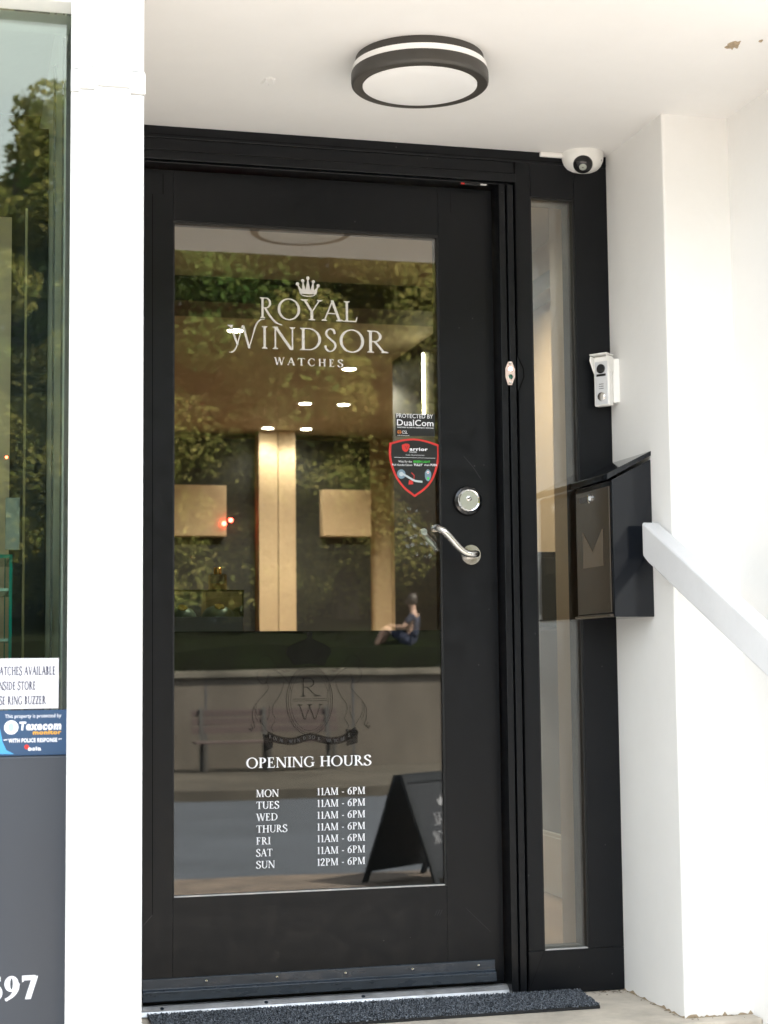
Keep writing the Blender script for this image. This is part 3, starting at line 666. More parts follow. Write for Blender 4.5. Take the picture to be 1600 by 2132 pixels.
a = MB(); a2 = a; poly(a, [P2(*c, y) for c in smooth([(837.5, 926), (846, 923.5), (853, 926), (852, 934), (846, 941), (839, 937), (837, 929), (837.5, 926)], 4)], y)
a.build('red_emblem', M['red'], t2); a = MB()
poly(a, [P2(*c, y) for c in ((852, 1000), (860, 999), (861, 1008), (851, 1009))], y); line(a, [P2(857, 984, y), P2(863, 990, y), P2(862, 1000, y)], .002, y)
a.build('red_arrow', M['red'], t2)
a = MB(); serif(a, 'V', P2(843, 935, y)[0], P2(850, 935, y)[0], P2(843, 935, y)[1], .008, y-1e-4); a.build('emblem_letter', M['stickblk'], t2)
a = MB(); dd = P2(836, 987, y); disc(a, *dd, .0115, y, rz=.0125); line(a, [P2(*c, y-1e-4) for c in smooth([(838, 986), (850, 993), (862, 1000), (870, 1002), (880, 1003)], 4)], .0052, y-1e-4, 1); disc(a, *dd, .006, y-2e-4, 1)
poly(a, [P2(*c, y) for c in smooth([(885, 984), (891, 977), (898, 984), (897, 996), (892, 1002), (886, 996), (885, 984)], 4)], y)
a.build('handle_picture', [M['steelblue'], mat('pale_steel_print', (.45, .52, .55), .4)], t2)
a = MB(); disc(a, *P2(891.5, 983.5, y), .0036, y-2e-4); disc(a, *P2(891.5, 983.5, y), .0018, y-3e-4, 1); disc(a, *P2(892, 996, y), .0032, y-2e-4, 2); a.build('light_picture', [M['vinyl2'], M['red'], M['green']], t2)

# ------------------------------------------------------------------ status light on the jamb
YL = FY-.001
sl = thing('door_status_light', 'small pale plate with red and green door lights on the black jamb', 'indicator light')
P = lambda px, py: at(px, py, YL)
hexa = [(1058, 753), (1066, 753), (1072, 769), (1072.5, 785), (1066, 802), (1058, 802), (1052.5, 785), (1052.5, 767)]
MB().prism([tuple(P(*c)) for c in hexa], (0, -.003, 0)).build('plate', mat('pale_pink_plate', (.72, .58, .52), .3), sl, bevel=.0006)
for (px, py), mt in (((1062.3, 768.5), emat('red_lamp', (1, .35, .25), 1.6)), ((1062.3, 785), mat('green_lens', (.01, .10, .06), .15))):
    p = P(px, py); ring = MB().lathe([(.0072, 0), (.0072, .002), (.0060, .0028), (.0058, .001)], (p.x, YL-.003, p.z), (0, -1, 0), 28).build('bezel', M['chrome'], sl, smooth=True)
    MB().lathe([(.0058, 0), (.0055, .0018), (.004, .003), (.0001, .0036)], (p.x, YL-.003, p.z), (0, -1, 0), 24).build('lens', mt, ring, smooth=True)
for px, py in ((1062, 757), (1062.3, 797.5)):
    p = P(px, py); MB().lathe([(.004, 0), (.0036, .0012), (.0001, .0018)], (p.x, YL-.003, p.z), (0, -1, 0), 16).build('screw', M['steel'], sl, smooth=True)

# ------------------------------------------------------------------ round ceiling lamp
cl_ = thing('ceiling_lamp', 'round dark ceiling lamp with white band and opal disc on the porch soffit', 'ceiling lamp')
co = (.549, -.652, 2.2028)
MB().lathe([(.146, 0), (.1465, -.003), (.1495, -.019), (.146, -.0195)], co, n=72).build('base_ring', M['lampdark'], cl_, smooth=True)
MB().lathe([(.1460, -.0190), (.1530, -.0196), (.1540, -.0330), (.146, -.0335)], co, n=72).build('light_band', M['opal'], cl_, smooth=True)
MB().lathe([(.1475, -.0332), (.1555, -.0338), (.1568, -.038), (.1570, -.056), (.1560, -.0615), (.1530, -.0645), (.1345, -.0660), (.1318, -.0645), (.1312, -.0540)], co, n=72).build('lower_ring', M['lampdark'], cl_, smooth=True)
MB().lathe([(.1314, -.050), (.1306, -.0650), (.125, -.0660), (.06, -.0670), (.0001, -.0673)], co, n=72).build('diffuser', M['opal'], cl_, smooth=True)

# ------------------------------------------------------------------ dome camera
cm = thing('dome_camera', 'white dome security camera in the corner of the soffit above the side light', 'security camera')
dc = Vector((1.176, -.062, 2.2028))
MB().lathe([(.057, 0), (.0575, -.010), (.0555, -.022), (.050, -.034), (.042, -.043), (.028, -.049), (.012, -.0515), (.0001, -.052)], dc, n=48).build('housing', M['whiteplastic'], cm, smooth=True)
ey = dc+Vector((-.012, -.032, -.036)); ax = Vector((-.25, -.62, -.74)).normalized()
lens = MB().lathe([(.0265, -.012), (.0265, .006), (.0245, .012), (.020, .0175), (.012, .0215), (.0001, .0225)], ey, ax, 32).build('lens_dome', M['blackplastic'], cm, smooth=True)
MB().lathe([(.010, .0), (.010, .0235), (.006, .0240), (.0001, .0238)], ey+Vector((.0, .0, .002)), ax, 20).build('lens', M['satin'], lens, smooth=True)
MB().lathe([(.006, 0), (.006, .003), (.0001, .0035)], dc+Vector((.035, -.034, -.0265)), Vector((.45, -.62, -.64)), 18).build('sensor', M['lampdark'], cm)
MB().box(1.055, 1.125, -.062, -.051, 2.189, 2.2025).build('cable_cover', M['whiteplastic'], cm, bevel=.003)

# ------------------------------------------------------------------ video intercom on a wedge bracket
ic = thing('video_intercom', 'small white video doorbell with camera eye and round button on the reveal', 'intercom')
n_ = Vector((-.80, -.60, 0)).normalized(); r_ = Vector((-n_.y*-1, n_.x*-1, 0)); r_ = Vector((n_.y*-1, n_.x, 0))
if r_.y > 0: r_ = -r_
oc = Vector((1.2195, -.083, 1.574)); HH = .068
def IC(a, b, c): return oc+r_*a+n_*b+Vector((0, 0, c))
def ibox(a0, a1, b0, b1, c0, c1, mb): return mb.prism([IC(a0, b0, c0), IC(a1, b0, c0), IC(a1, b1, c0), IC(a0, b1, c0)], (0, 0, c1-c0))
MB().prism([IC(-.024, -.001, -.060), IC(.024, -.001, -.060), Vector((1.2492, -.112, 1.574-.060)), Vector((1.2492, -.050, 1.574-.060))], (0, 0, .120)).build('wedge_bracket', M['whiteplastic'], ic, bevel=.003)
mbx = MB(); ibox(-.024, .024, 0, .020, -HH, HH-.002, mbx); mbx.build('body', M['whiteplastic'], ic, bevel=.004, seg=3)
fp = MB(); ibox(-.019, .019, .0202, .0215, -HH+.004, HH-.016, fp); fp.build('face_plate', mat('silver_face', (.62, .63, .65), .3, metal=.3), ic, bevel=.002)
hd = MB(); hd.prism([IC(-.026, .0, HH-.004), IC(-.026, .034, HH-.001), IC(-.0285, .034, HH-.012), IC(-.026, .018, HH-.045), IC(-.026, .0, HH-.05)], r_*.003)
hd.prism([IC(.023, .0, HH-.004), IC(.023, .034, HH-.001), IC(.023, .034, HH-.010), IC(.023, .018, HH-.04), IC(.023, .0, HH-.045)], r_*.003)
hd.prism([IC(-.0265, .0, HH-.001), IC(.0265, .0, HH-.001), IC(.0265, .036, HH+.001), IC(-.0265, .036, HH+.001)], (0, 0, .0035)); hd.build('rain_hood', M['whiteplastic'], ic, bevel=.001)
MB().lathe([(.0125, 0), (.0125, .003), (.010, .005), (.0001, .0045)], IC(0, .0215, HH-.036), n_, 28).build('camera_eye', M['blackplastic'], ic, smooth=True)
mbx = MB(); ibox(-.014, .014, .0216, .0225, -.006+.018, .0+.018, mbx); mbx.build('sensor_window', M['blackplastic'], ic)
for k in range(3):
    mbx = MB(); ibox(-.007, .007, .0216, .0221, -.010-.006*k, -.0085-.006*k, mbx); mbx.build('speaker_slot', M['lampdark'], ic)
MB().lathe([(.0115, 0), (.0115, .002), (.009, .0035), (.0001, .003)], IC(0, .0215, -.043), n_, 28).build('call_button', M['steel'], ic, smooth=True)

# ------------------------------------------------------------------ mailbox on the reveal wall
mbx_ = thing('mailbox', 'dark wall mailbox with pitched lid and embossed envelope beside the side light', 'mailbox')
fx, y0, y1, zb0, zf, zbk = 1.141, -.300, -.045, .938, 1.284, 1.338
MB().prism([(fx, y0, zb0), (fx, y0, zf), (1.2488, y0, zbk), (1.2488, y0, zb0)], (0, y1-y0, 0)).build('box', M['mailbox'], mbx_, bevel=.0015)
MB().prism([(fx-.014, y0-.004, zf+.000), (fx-.014, y0-.004, zf+.016), (1.2488, y0-.004, zbk+.022), (1.2488, y0-.004, zbk+.010)], (0, y1-y0+.010, 0)).build('lid', M['mailbox'], mbx_, bevel=.0015)
dr = MB().box(fx-.004, fx-.0005, y0+.012, y1-.014, zb0+.012, zf-.014).build('front_door', M['mailfront'], mbx_, bevel=.0012)
ev = MB(); ya, yb = -.105, -.245
def ridge(p, q, w_=.0022):
    d = (Vector(q)-Vector(p)).normalized(); nn = Vector((0, -d.z, d.y))*w_
    ev.prism([Vector(p)+nn, Vector(q)+nn, Vector(q)-nn, Vector(p)-nn], (-.0022, 0, 0))
x_ = fx-.0042
for p, q in (((x_, ya, 1.163), (x_, (ya+yb)/2, 1.105)), ((x_, (ya+yb)/2, 1.105), (x_, yb, 1.163)), ((x_, ya, 1.072), (x_, yb, 1.072))): ridge(p, q)
ev.prism([(x_, ya-.002, 1.160), (x_, (ya+yb)/2, 1.103), (x_, yb+.002, 1.160), (x_, yb+.002, 1.074), (x_, ya-.002, 1.074)], (-.0012, 0, 0))
ev.build('envelope_relief', mat('brown_lit_relief', (.11, .085, .06), .25, spec=.6), dr, bevel=.0006)
MB().lathe([(.0125, 0), (.0125, .004), (.009, .007), (.0001, .0075)], (fx-.004, -.165, 1.250), (-1, 0, 0), 24).build('mail_lock', M['chrome'], dr, smooth=True)
MB().box(fx-.006, fx-.0042, -.145, -.09, 1.243, 1.257).build('maker_plate', mat('dull_grey', (.06, .055, .05), .5), dr)
MB().box(fx-.010, fx-.0005, y0+.004, y1-.006, zb0+.001, zb0+.008).build('bottom_lip', M['mailfront'], mbx_, bevel=.0015)

# ------------------------------------------------------------------ handrail
hr_ = thing('handrail', 'white painted wooden handrail sloping down from the reveal beside the mailbox', 'handrail')
SL = .46; xa, xb = 1.200, 1.2475; ys, ye = -.345, -1.14; zt0 = 1.172; HT = .088
def zr_(y): return zt0+(y-ys)*SL
MB().prism([(xa, ys, zt0+.002), (xa, ye, zr_(ye)), (xa, ye, zr_(ye)-HT), (xa, ys-.03, zr_(ys-.03)-HT), (xa, ys, zr_(ys)-HT+.004)], (xb-xa, 0, 0)).build('rail', M['railwhite'], hr_, bevel=.006, seg=3)
pn = MB().box(1.18, 1.268, -1.23, -1.1405, -.5, .92); pn.build('newel_post', M['gloss_white'], hr_, bevel=.004)
MB().lathe([(.05, 0), (.055, .01), (.05, .02), (.03, .028), (.028, .04), (.045, .055), (.05, .075), (.042, .10), (.02, .115), (.0001, .118)], (1.224, -1.185, .92), n=24).build('finial', M['gloss_white'], hr_, smooth=True)

# ------------------------------------------------------------------ shop window on the left
WY = -1.130
SW = thing('shop_window', 'tall shop window left of the white pilaster with slate grey panel below', 'shop window')
wz0 = at(75, 1573, WY).z; wx1 = -.2585
MB().box(-2.3995, wx1-.006, WY, WY+.008, wz0+.001, 2.047).build('pane', M['wglass'], SW)
MB().box(wx1-.0055, wx1-.0005, WY-.004, -.952, wz0+.0, 2.047).build('gasket', mat('dark_gasket', (.02, .02, .03), .5), SW)
MB().box(-2.3995, wx1-.0005, WY-.010, WY+.05, -.9, wz0-.001).build('stall_riser', M['riser'], SW, bevel=.002)
YN = WY-.0104
nb = MB(); pz = at(75, 2079, YN); zc = at(60, 2032, YN).z
serif(nb, '597', at(-26, 2079, YN).x, at(75, 2079, YN).x, pz.z, zc-pz.z+.001, YN, .21, .085, gap=.06); nb.build('number_lettering', M['vinyl2'], SW)
# window back, display fittings
MB().box(-2.3995, -.2695, -.44, -.40, PV+.1, 2.047).build('window_back', M['darkpanel'], SW)
MB().box(-2.3995, -.2695, WY+.055, -.4405, wz0-.06, wz0-.01).build('window_shelf', M['greywood'], SW)
for px, w_, yy in ((52, .004, -.95), (110, .004, -.9), (128, .003, -1.05)):
    p = at(px, 900, yy); MB().box(p.x-w_/2, p.x+w_/2, yy, yy+.012, wz0, 2.03 if px != 52 else 1.72).build('display_rod', M['brassrod'] if px == 52 else M['greywood'], SW)
pp = at(14, 952, -.6)
MB().box(-1.4, at(22, 800, -.46).x, -.4603, -.4405, wz0, at(10, 452, -.46).z).build('beige_back_panel', M['beige'], SW)
MB().lathe([(.003, 0), (.0022, .002), (.0001, .003)], at(14, 952, -.62), (0, -1, 0), 12).build('red_standby_light', emat('red_standby', (1, .08, .03), 3), SW)
# green edged glass display case inside the window
gc = thing('glass_display_case', 'green edged glass display case standing inside the left shop window', 'display case')
cx1 = at(26, 1200, -1.0).x; ct = at(10, 1162, -1.0).z; c0 = wz0-.0095
ed = MB()
for x_ in (cx1-.006,): ed.box(x_, x_+.006, -1.0, -.994, c0, ct); ed.box(x_, x_+.006, -.72, -.714, c0, ct)
ed.box(cx1-.5, cx1, -1.0, -.714, ct+.0003, ct+.007); 
ed.build('glass_edges', M['teal'], gc)
MB().box(cx1-.005, cx1-.002, -.9935, -.7205, c0, ct-.0005).build('side_glass', M['wglass'], gc)
for zz in (at(10, 1230, -1.0).z, at(10, 1335, -1.0).z): MB().box(cx1-.5, cx1-.0065, -.990, -.722, zz, zz+.005).build('glass_shelf', mat('lit_glass_shelf', (.45, .62, .55), .15), gc)
tg = thing('clear_price_holder', 'clear upright acrylic holder hanging above the green edged glass case', 'price holder')
a0, a1 = at(12, 1036, -1.04), at(41, 1145, -1.04)
MB().box(a0.x, a1.x, -1.042, -1.036, a1.z, a0.z).build('holder', mat('frosted_acrylic', (.22, .24, .23), .25), tg, bevel=.0015)
# paper notice and blue alarm sticker inside the glass
pn_ = thing('paper_notice', 'white paper notice about ringing the buzzer inside the left shop window', 'notice')
YP = WY-.0012
e0, e1 = at(-140, 1380, YP), at(123, 1370, YP); b1 = at(124, 1475, YP)
MB().box(e0.x, e1.x, YP, YP+.0006, b1.z+.0005, e1.z).build('paper', M['paper'], pn_)
a = MB(); ty = YP-.0001
def row(mb, txt, pl, pr, pb, ph, Y, **k):
    z = at(pr, pb, Y).z; serif(mb, txt, at(pl, pb, Y).x, at(pr, pb, Y).x, z, at(pr, pb-ph, Y).z-z, Y, **k)
row(a, 'WATCHES AVAILABLE', -13, 116, 1405, 18, ty, T=.20, t=.11, gap=.04); row(a, 'INSIDE STORE', -6, 75, 1436, 17.5, ty, T=.20, t=.11, gap=.04); row(a, 'PLEASE RING BUZZER', -31, 96, 1466, 17.5, ty, T=.20, t=.11, gap=.04)
a.build('lettering', M['ink'], pn_)
bs = thing('blue_alarm_sticker', 'blue alarm company sticker under the white paper notice in the window', 'sticker')
e0, e1, b1 = at(-90, 1480, YP), at(140, 1477, YP), at(140, 1571, YP)
MB().box(e0.x, wx1-.0065, YP, YP+.0006, b1.z, b1.z+(e1.z-b1.z)).build('sticker_base', M['blue'], bs)
a = MB(); 
for k, (r0, mi_) in enumerate(((.036, 0),)):
    poly(a, [(at(c[0], c[1], ty).x, at(c[0], c[1], ty).z) for c in ((-88, 1500), (-10, 1505), (1, 1520), (6, 1545), (14, 1562), (30, 1570), (-88, 1570))], ty)
a.build('light_sweep', M['cyan'], bs)
ty2 = ty-.0002; a = MB()
def srow(mb, txt, pl, pr, pb, ph, **k):
    z = at(pr, pb, ty2).z; sans(mb, txt, at(pl, pb, ty2).x, at(pr, pb, ty2).x, z, at(pr, pb-ph, ty2).z-z, ty2, **k)
srow(a, 'This property is protected by', 11, 128, 1493, 7.5); srow(a, 'Texecom', 41, 128, 1518, 16, bold=.045, shear=.1)
srow(a, 'WITH POLICE RESPONSE', 18, 119.5, 1544, 7.8, bold=.03); srow(a, 'bsia', 59, 86, 1562, 8, bold=.03)
c = at(24, 1514.5, ty2); disc(a, c.x, c.z, .0125, ty2, n=32)
line(a, [(at(8, 1541, ty2).x, at(8, 1541, ty2).z), (at(16, 1540, ty2).x, at(16, 1540, ty2).z)], .0014, ty2); line(a, [(at(122, 1539, ty2).x, at(122, 1539, ty2).z), (at(129, 1538, ty2).x, at(129, 1538, ty2).z)], .0014, ty2)
a.build('lettering', M['vinyl2'], bs)
a = MB(); srow(a, 'monitor', 69, 128, 1528, 8.5, bold=.03); a.build('amber_lettering', M['yellow'], bs)
a = MB(); c = at(24, 1514, ty2); disc(a, c.x-.0005, c.z, .005, ty2-1e-4, n=20, rz=.008); a.build('emblem', mat('pale_blue_print', (.35, .55, .8), .4), bs)
a = MB(); c = at(56, 1555, ty2); disc(a, c.x, c.z, .0042, ty2-2e-4, n=18); a.build('red_emblem', M['red'], bs)

# ------------------------------------------------------------------ inside the shop
dl = emat('downlight_glow', (1, .90, .70), 6)
spots = ((490, 688), (728, 768), (636, 840), (716, 842), (558, 891), (638, 893))
def onz(px, py, z):
    d = RIGHT*((px-PW/2)/F_PX)+UP*(-(py-PH/2)/F_PX)+FWD; return CAM+d*((z-CAM.z)/d.z)
dlabels = ('recessed downlight at the logo W, nearest the door', 'recessed downlight just under the logo line WATCHES', 'left downlight of the middle pair in the shop ceiling', 'right downlight of the middle pair in the shop ceiling', 'left downlight of the pair nearest the back wall', 'right downlight of the pair nearest the back wall')
pts_ = [onz(px, py, 2.396) for px, py in spots]+[Vector((1.05, 1.35, 2.4))]  # last one is added out of view to brighten the partition
for p, py, lab in zip(pts_, [q_[1] for q_ in spots]+[0], dlabels+('added unseen downlight inside the door, lighting the partition behind the side light',)):
    t = thing('downlight', lab, 'downlight', 'downlights in the shop ceiling'); t.location = (p.x, p.y, 2.4)
    MB().lathe([(.052, 0), (.052, -.005), (.036, -.007), (.035, -.002)], (0, 0, 0), n=28).build('trim_ring', M['whiteplastic'], t, smooth=True)
    MB().lathe([(.035, -.001), (.034, -.006), (.0001, -.0065)], (0, 0, 0), n=28).build('lamp_glass', dl, t)
    ld = bpy.data.lights.new('downlight_lamp', 'SPOT'); ld.energy = 11 if py < 870 else 1.6; ld.spot_size = rad(150); ld.spot_blend = .6; ld.shadow_soft_size = .05; ld.color = (1, .86, .66)
    lo_ = bpy.data.objects.new('downlight_lamp', ld); S.collection.objects.link(lo_); lo_.parent = t; lo_.location = (0, 0, -.02)
# back wall fittings
def bx(px0, py0, px1, py1, Y): a, b = at(px0, py1, Y), at(px1, py0, Y); return a.x, b.x, a.z, b.z
for (c, lab, blk, sh) in (((330, 924, 536, 1330), 'dark wall cabinet on the left of the lit beige column', (330, 1012, 470, 1116), 0), ((616, 926, 770, 1330), 'dark wall cabinet between the two beige columns', (670, 1022, 770, 1117), 1)):
    x0, x1, z0, z1 = bx(*c, 6.9); t = thing('wall_cabinet', lab, 'cabinet', 'dark cabinets on the back wall')
    MB().box(x0, x1, 6.9, 7.0195, 0, 2.36).build('cabinet_body', M['darkpanel'], t)
    x0, x1, z0, z1 = bx(*blk, 6.84); MB().box(x0, x1, 6.80, 6.8995, z0, z1).build('beige_drawer', M['beige'], t, bevel=.004)
dk = thing('dark_shelf_unit', 'dark open shelf holding a white display bust behind the side light', 'shelf')
MB().box(1.40, 1.6795, 1.2, 2.0, .945, .965).box(1.40, 1.6795, 1.2, 2.0, 1.185, 1.205).box(1.66, 1.6795, 1.2, 2.0, .9655, 1.1845).box(1.40, 1.66, 1.97, 2.0, .9655, 1.1845).box(1.40, 1.66, 1.2, 1.22, .9655, 1.1845).build('shelf_body', M['darkpanel'], dk)
wb = thing('display_bust', 'white necklace bust with a V shaped front on the dark shelf', 'display bust')
MB().prism([(1.50, 1.50, .9655), (1.50, 1.76, .9655), (1.50, 1.79, 1.10), (1.50, 1.75, 1.15), (1.50, 1.66, 1.07), (1.50, 1.57, 1.07), (1.50, 1.48, 1.15), (1.50, 1.45, 1.10)], (.05, 0, 0)).build('bust', M['whiteplastic'], wb, bevel=.01)
cp = thing('column_pier', 'beige pier with a centre joint lit at the back of the shop', 'column')
x0, x1, z0, z1 = bx(541, 924, 616, 1330, 6.75); xm = x0+(x1-x0)*.52
MB().box(x0, xm-.004, 6.75, 6.8995, 0, 2.3995).box(xm+.004, x1, 6.76, 6.8995, 0, 2.3995).build('pier', M['beige'], cp)
x0, x1, z0, z1 = bx(824, 640, 880, 1330, 6.0)
dp = thing('dark_display_wall', 'dark display cabinet with vertical light strip at the right of the shop', 'cabinet')
MB().box(1.745, 2.4995, 3.2, 4.1, 0, 2.3995).build('cabinet_body', M['darkpanel'], dp)
l0, l1 = at(873, 735, 3.5), at(876, 862, 3.5)
MB().box(1.7385, 1.7445, 3.50, 3.512, l1.z, l0.z).build('light_strip', emat('warm_strip_glow', (1, .85, .5), 5), dp)
ct_ = thing('shop_counter', 'grey counter with glass top display just inside the door on the left', 'counter')
ctop = at(430, 1228, 1.0).z; xr = at(508, 1250, 1.0).x
MB().box(-.35, xr, 1.0, 1.9, 0, ctop-.085).build('counter_base', M['greywood'], ct_, bevel=.004)
MB().box(-.35, xr, 1.0, 1.004, ctop-.0848, ctop-.006).box(xr-.004, xr, 1.0045, 1.9, ctop-.0848, ctop-.006).build('glass_side', M['wglass'], ct_)
MB().box(-.352, xr+.002, .998, 1.902, ctop-.0055, ctop).build('glass_top', M['wglass'], ct_)
for i, (px, rr) in enumerate(((378, .05), (455, .055))):
    p = at(px, 1275, 1.2); w_ = thing('watch_cushion', ('left' if i == 0 else 'right')+' rounded watch cushion under the counter glass', 'cushion', 'cushions in the counter display')
    MB().lathe([(rr, 0), (rr*.95, rr*.3), (rr*.7, rr*.6), (rr*.3, rr*.75), (.0001, rr*.78)], (p.x, 1.2, ctop-.0845), n=24).build('cushion', M['greywood'], w_, smooth=True)
    MB().lathe([(.016, 0), (.017, .005), (.014, .008), (.0001, .008)], (p.x, 1.2-rr*.5, ctop-.0845+rr*.62), (0, -.5, .8), 20).build('watch_face', M['brass'], w_, smooth=True)
bt = thing('perfume_bottle', 'square clear scent bottle with brass cap on the counter', 'bottle')
p = at(454, 1222, 1.05); w2 = .027
MB().box(p.x-w2, p.x+w2, 1.03, 1.075, ctop+.0003, ctop+.052).build('bottle_glass', glass('bottle_glass', 1.6, (.72, .68, .58)), bt, bevel=.005)
MB().lathe([(.012, .0525), (.0125, .054), (.0125, .072), (.011, .0735), (.0001, .0735)], (p.x, 1.052, ctop), n=24).build('cap', M['brass'], bt, smooth=True)
MB().box(p.x-w2+.006, p.x+w2-.006, 1.036, 1.069, ctop+.004, ctop+.022).build('scent', mat('amber_liquid', (.22, .10, .04), .2), bt)
for px, py in ((467, 1090), (481, 1083)):
    t = thing('standby_light', 'red standby light between the beige drawer and pier, '+('lower left one' if px < 470 else 'upper right one'), 'indicator light', 'red standby lights')
    MB().lathe([(.014, 0), (.010, .008), (.0001, .012)], at(px, py, 6.79), (0, -1, 0), 12).build('red_lens', emat('red_standby_lens', (1, .05, .03), 5), t)

# ------------------------------------------------------------------ what the glass mirrors: the far side of the street
WL = thing('retaining_wall', 'long concrete retaining wall with coping across the road, mirrored in the door', 'wall')
MB().box(-36, 36, -22.5, -22.004, -.95, .62).build('wall_face', M['concrete'], WL)
MB().box(-36, 36, -22.36, -21.93, .6205, .74).build('coping', M['coping'], WL, bevel=.02)
pj = MB()
for k in range(30): pj.box(-35+2.4*k, -34.98+2.4*k, -22.003, -21.998, -.85, .6)
pj.build('wall_joint', M['asphalt'], WL)
bn = thing('park_bench', 'wooden slatted park bench in front of the concrete wall across the road', 'bench')
b0, b1, by = 3.1, 5.4, -20.9
for k in range(4): MB().box(b0, b1, by-.11*k-.095, by-.11*k, PV+.43, PV+.465).build('seat_slat', M['benchwood'], bn, bevel=.005)
for k in range(3): MB().box(b0, b1, by-.50-.03*k, by-.47-.03*k, PV+.58+.13*k, PV+.68+.13*k).build('back_slat', M['benchwood'], bn, bevel=.005)
for x_ in (b0+.15, (b0+b1)/2, b1-.15):
    MB().box(x_-.03, x_+.03, by-.06, by-.01, PV, PV+.4295).build('leg', M['lampdark'], bn)
    MB().box(x_-.03, x_+.03, by-.47, by-.42, PV, PV+.47).prism([(x_-.03, by-.47, PV+.4705), (x_-.03, by-.44, PV+.4705), (x_-.03, by-.505, PV+.98), (x_-.03, by-.53, PV+.98)], (.06, 0, 0)).build('back_leg', M['lampdark'], bn)
ab = thing('pavement_sign', 'black folding A-board with the shop name on the near pavement', 'A-board')
aw, ah, sp_ = .72, .80, .33
ab.location = (3.03, -7.95, PV+.002); ab.rotation_euler = (0, 0, rad(-34))
for sg, nm in ((1, 'front_board'), (-1, 'back_board')):
    mb = MB(); d = .035
    def side(u, v, o_=0): # u along width, v 0..1 up the slope
        return (u, sg*(sp_*(1-v)+.015+o_), ah*v)
    for (u0, u1, v0, v1) in ((-aw/2, -aw/2+.05, 0, 1), (aw/2-.05, aw/2, 0, 1), (-aw/2+.0505, aw/2-.0505, .93, 1), (-aw/2+.0505, aw/2-.0505, .1, .17)):
        mb.prism([side(u0, v0), side(u1, v0), side(u1, v1), side(u0, v1)], (0, sg*.03, 0))
    brd = mb.build(nm, M['signblack'], ab, bevel=.004)
    MB().prism([side(-aw/2+.05, .17, .006), side(aw/2-.05, .17, .006), side(aw/2-.05, .93, .006), side(-aw/2+.05, .93, .006)], (0, sg*.012, 0)).build('panel', mat('slate_board', (.005, .006, .009), .6, spec=.25), brd)
    lt = MB(); l2 = MB()
    serif(lt, 'ROYAL', -.16, .16, .44, .085, 0, .13, .06); serif(l2, 'WINDSOR', -.22, .22, .31, .085, 0, .13, .06)
    em_ = MB(); disc(em_, 0, .60, .028, 0, n=12); poly(em_, [(-.04, .57), (.04, .57), (.055, .63), (.02, .6), (0, .645), (-.02, .6), (-.055, .63)], -1e-4)
    for q_, nm_ in ((lt, 'upper_lettering'), (l2, 'lower_lettering'), (em_, 'crown_emblem')):
        q_.v = [(-a*sg, sg*(sp_*(1-c/ah)+.015+.0185-b), c) for a, b, c in q_.v]; q_.build(nm_, M['dimvinyl'], brd)

# seated person on the bank above the wall
def skinfig(name, nodes, edges, mt, parent, root=0):
    me = bpy.data.meshes.new(name); me.from_pydata([n[0] for n in nodes], edges, []); me.materials.append(mt)
    o = bpy.data.objects.new(name, me); S.collection.objects.link(o); o.parent = parent
    o.modifiers.new('skin', 'SKIN').use_smooth_shade = True
    for sv, n in zip(me.skin_vertices[0].data, nodes): sv.radius = (n[1], n[1]*(n[2] if len(n) > 2 else 1)); sv.use_root = False
    me.skin_vertices[0].data[root].use_root = True
    sb = o.modifiers.new('sub', 'SUBSURF'); sb.levels = 1; sb.render_levels = 2
    return o
pe = thing('person', 'person in dark top and shorts sitting on the bank above the retaining wall', 'person')
pe.location = (7.0, -22.75, 1.10); pe.rotation_euler = (0, 0, rad(-60))
N = [((0, 0, .12), .13, .9), ((0, .03, .34), .125, .8), ((0, .05, .52), .14, .75), ((0, .04, .60), .055), ((0, .02, .68), .06), ((0, .0, .77), .092), ((0, .0, .86), .085)]
Ed = [(0, 1), (1, 2), (2, 3), (3, 4), (4, 5), (5, 6)]
def chain(start, pts):
    p = start
    for n in pts: N.append(n); Ed.append((p, len(N)-1)); p = len(N)-1
for sg in (-1, 1):
    chain(0, [((sg*.10, -.06, .12), .085), ((sg*.13, -.44, .34), .062), ((sg*.12, -.56, .08), .05), ((sg*.12, -.62, -.09), .036), ((sg*.12, -.74, -.12), .034)])
    chain(2, [((sg*.17, .05, .53), .055), ((sg*.26, -.10, .32), .042), ((sg*.12, -.32, .36), .032), ((sg*.07, -.37, .38), .028)])
    base = len(N)-1
    for k in range(5): chain(base, [((sg*(.05-.018*k+.03), -.41-(.01 if k else -.02), .39-.004*k), .010), ((sg*(.04-.018*k+.03), -.445-(.004*k if k else -.03), .375-.004*k), .008)])
body = skinfig('body', N, Ed, M['skin'], pe)
tn = [(a, r*1.14, *q_) for a, r, *q_ in N[:3]]; te = [(0, 1), (1, 2)]
k = 0
for i in (12, ):
    pass
for sg in (-1, 1):
    b_ = len(tn); tn += [((sg*.17, .05, .53), .066), ((sg*.235, -.06, .38), .056)]; te += [(2, b_), (b_, b_+1)]
skinfig('dark_top', tn, te, M['navy'], body)
tn = [((0, 0, .10), .148, .92)]; te = []
for sg in (-1, 1):
    b_ = len(tn); tn += [((sg*.10, -.06, .12), .10), ((sg*.125, -.36, .295), .08)]; te += [(0, b_), (b_, b_+1)]
skinfig('shorts', tn, te, M['navy'], body)
hm = MB(); hm.lathe([(.0001, .125), (.05, .117), (.085, .085), (.099, .03), (.097, -.03), (.08, -.07), (.05, -.085)], (0, .014, .80), n=20); hm.build('hair', M['hair'], body, smooth=True)
for sg in (-1, 1): MB().lathe([(.011, 0), (.008, .006), (.0001, .008)], (sg*.032, -.076, .80), (0, -1, 0), 10).build('eye', M['hair'], body)
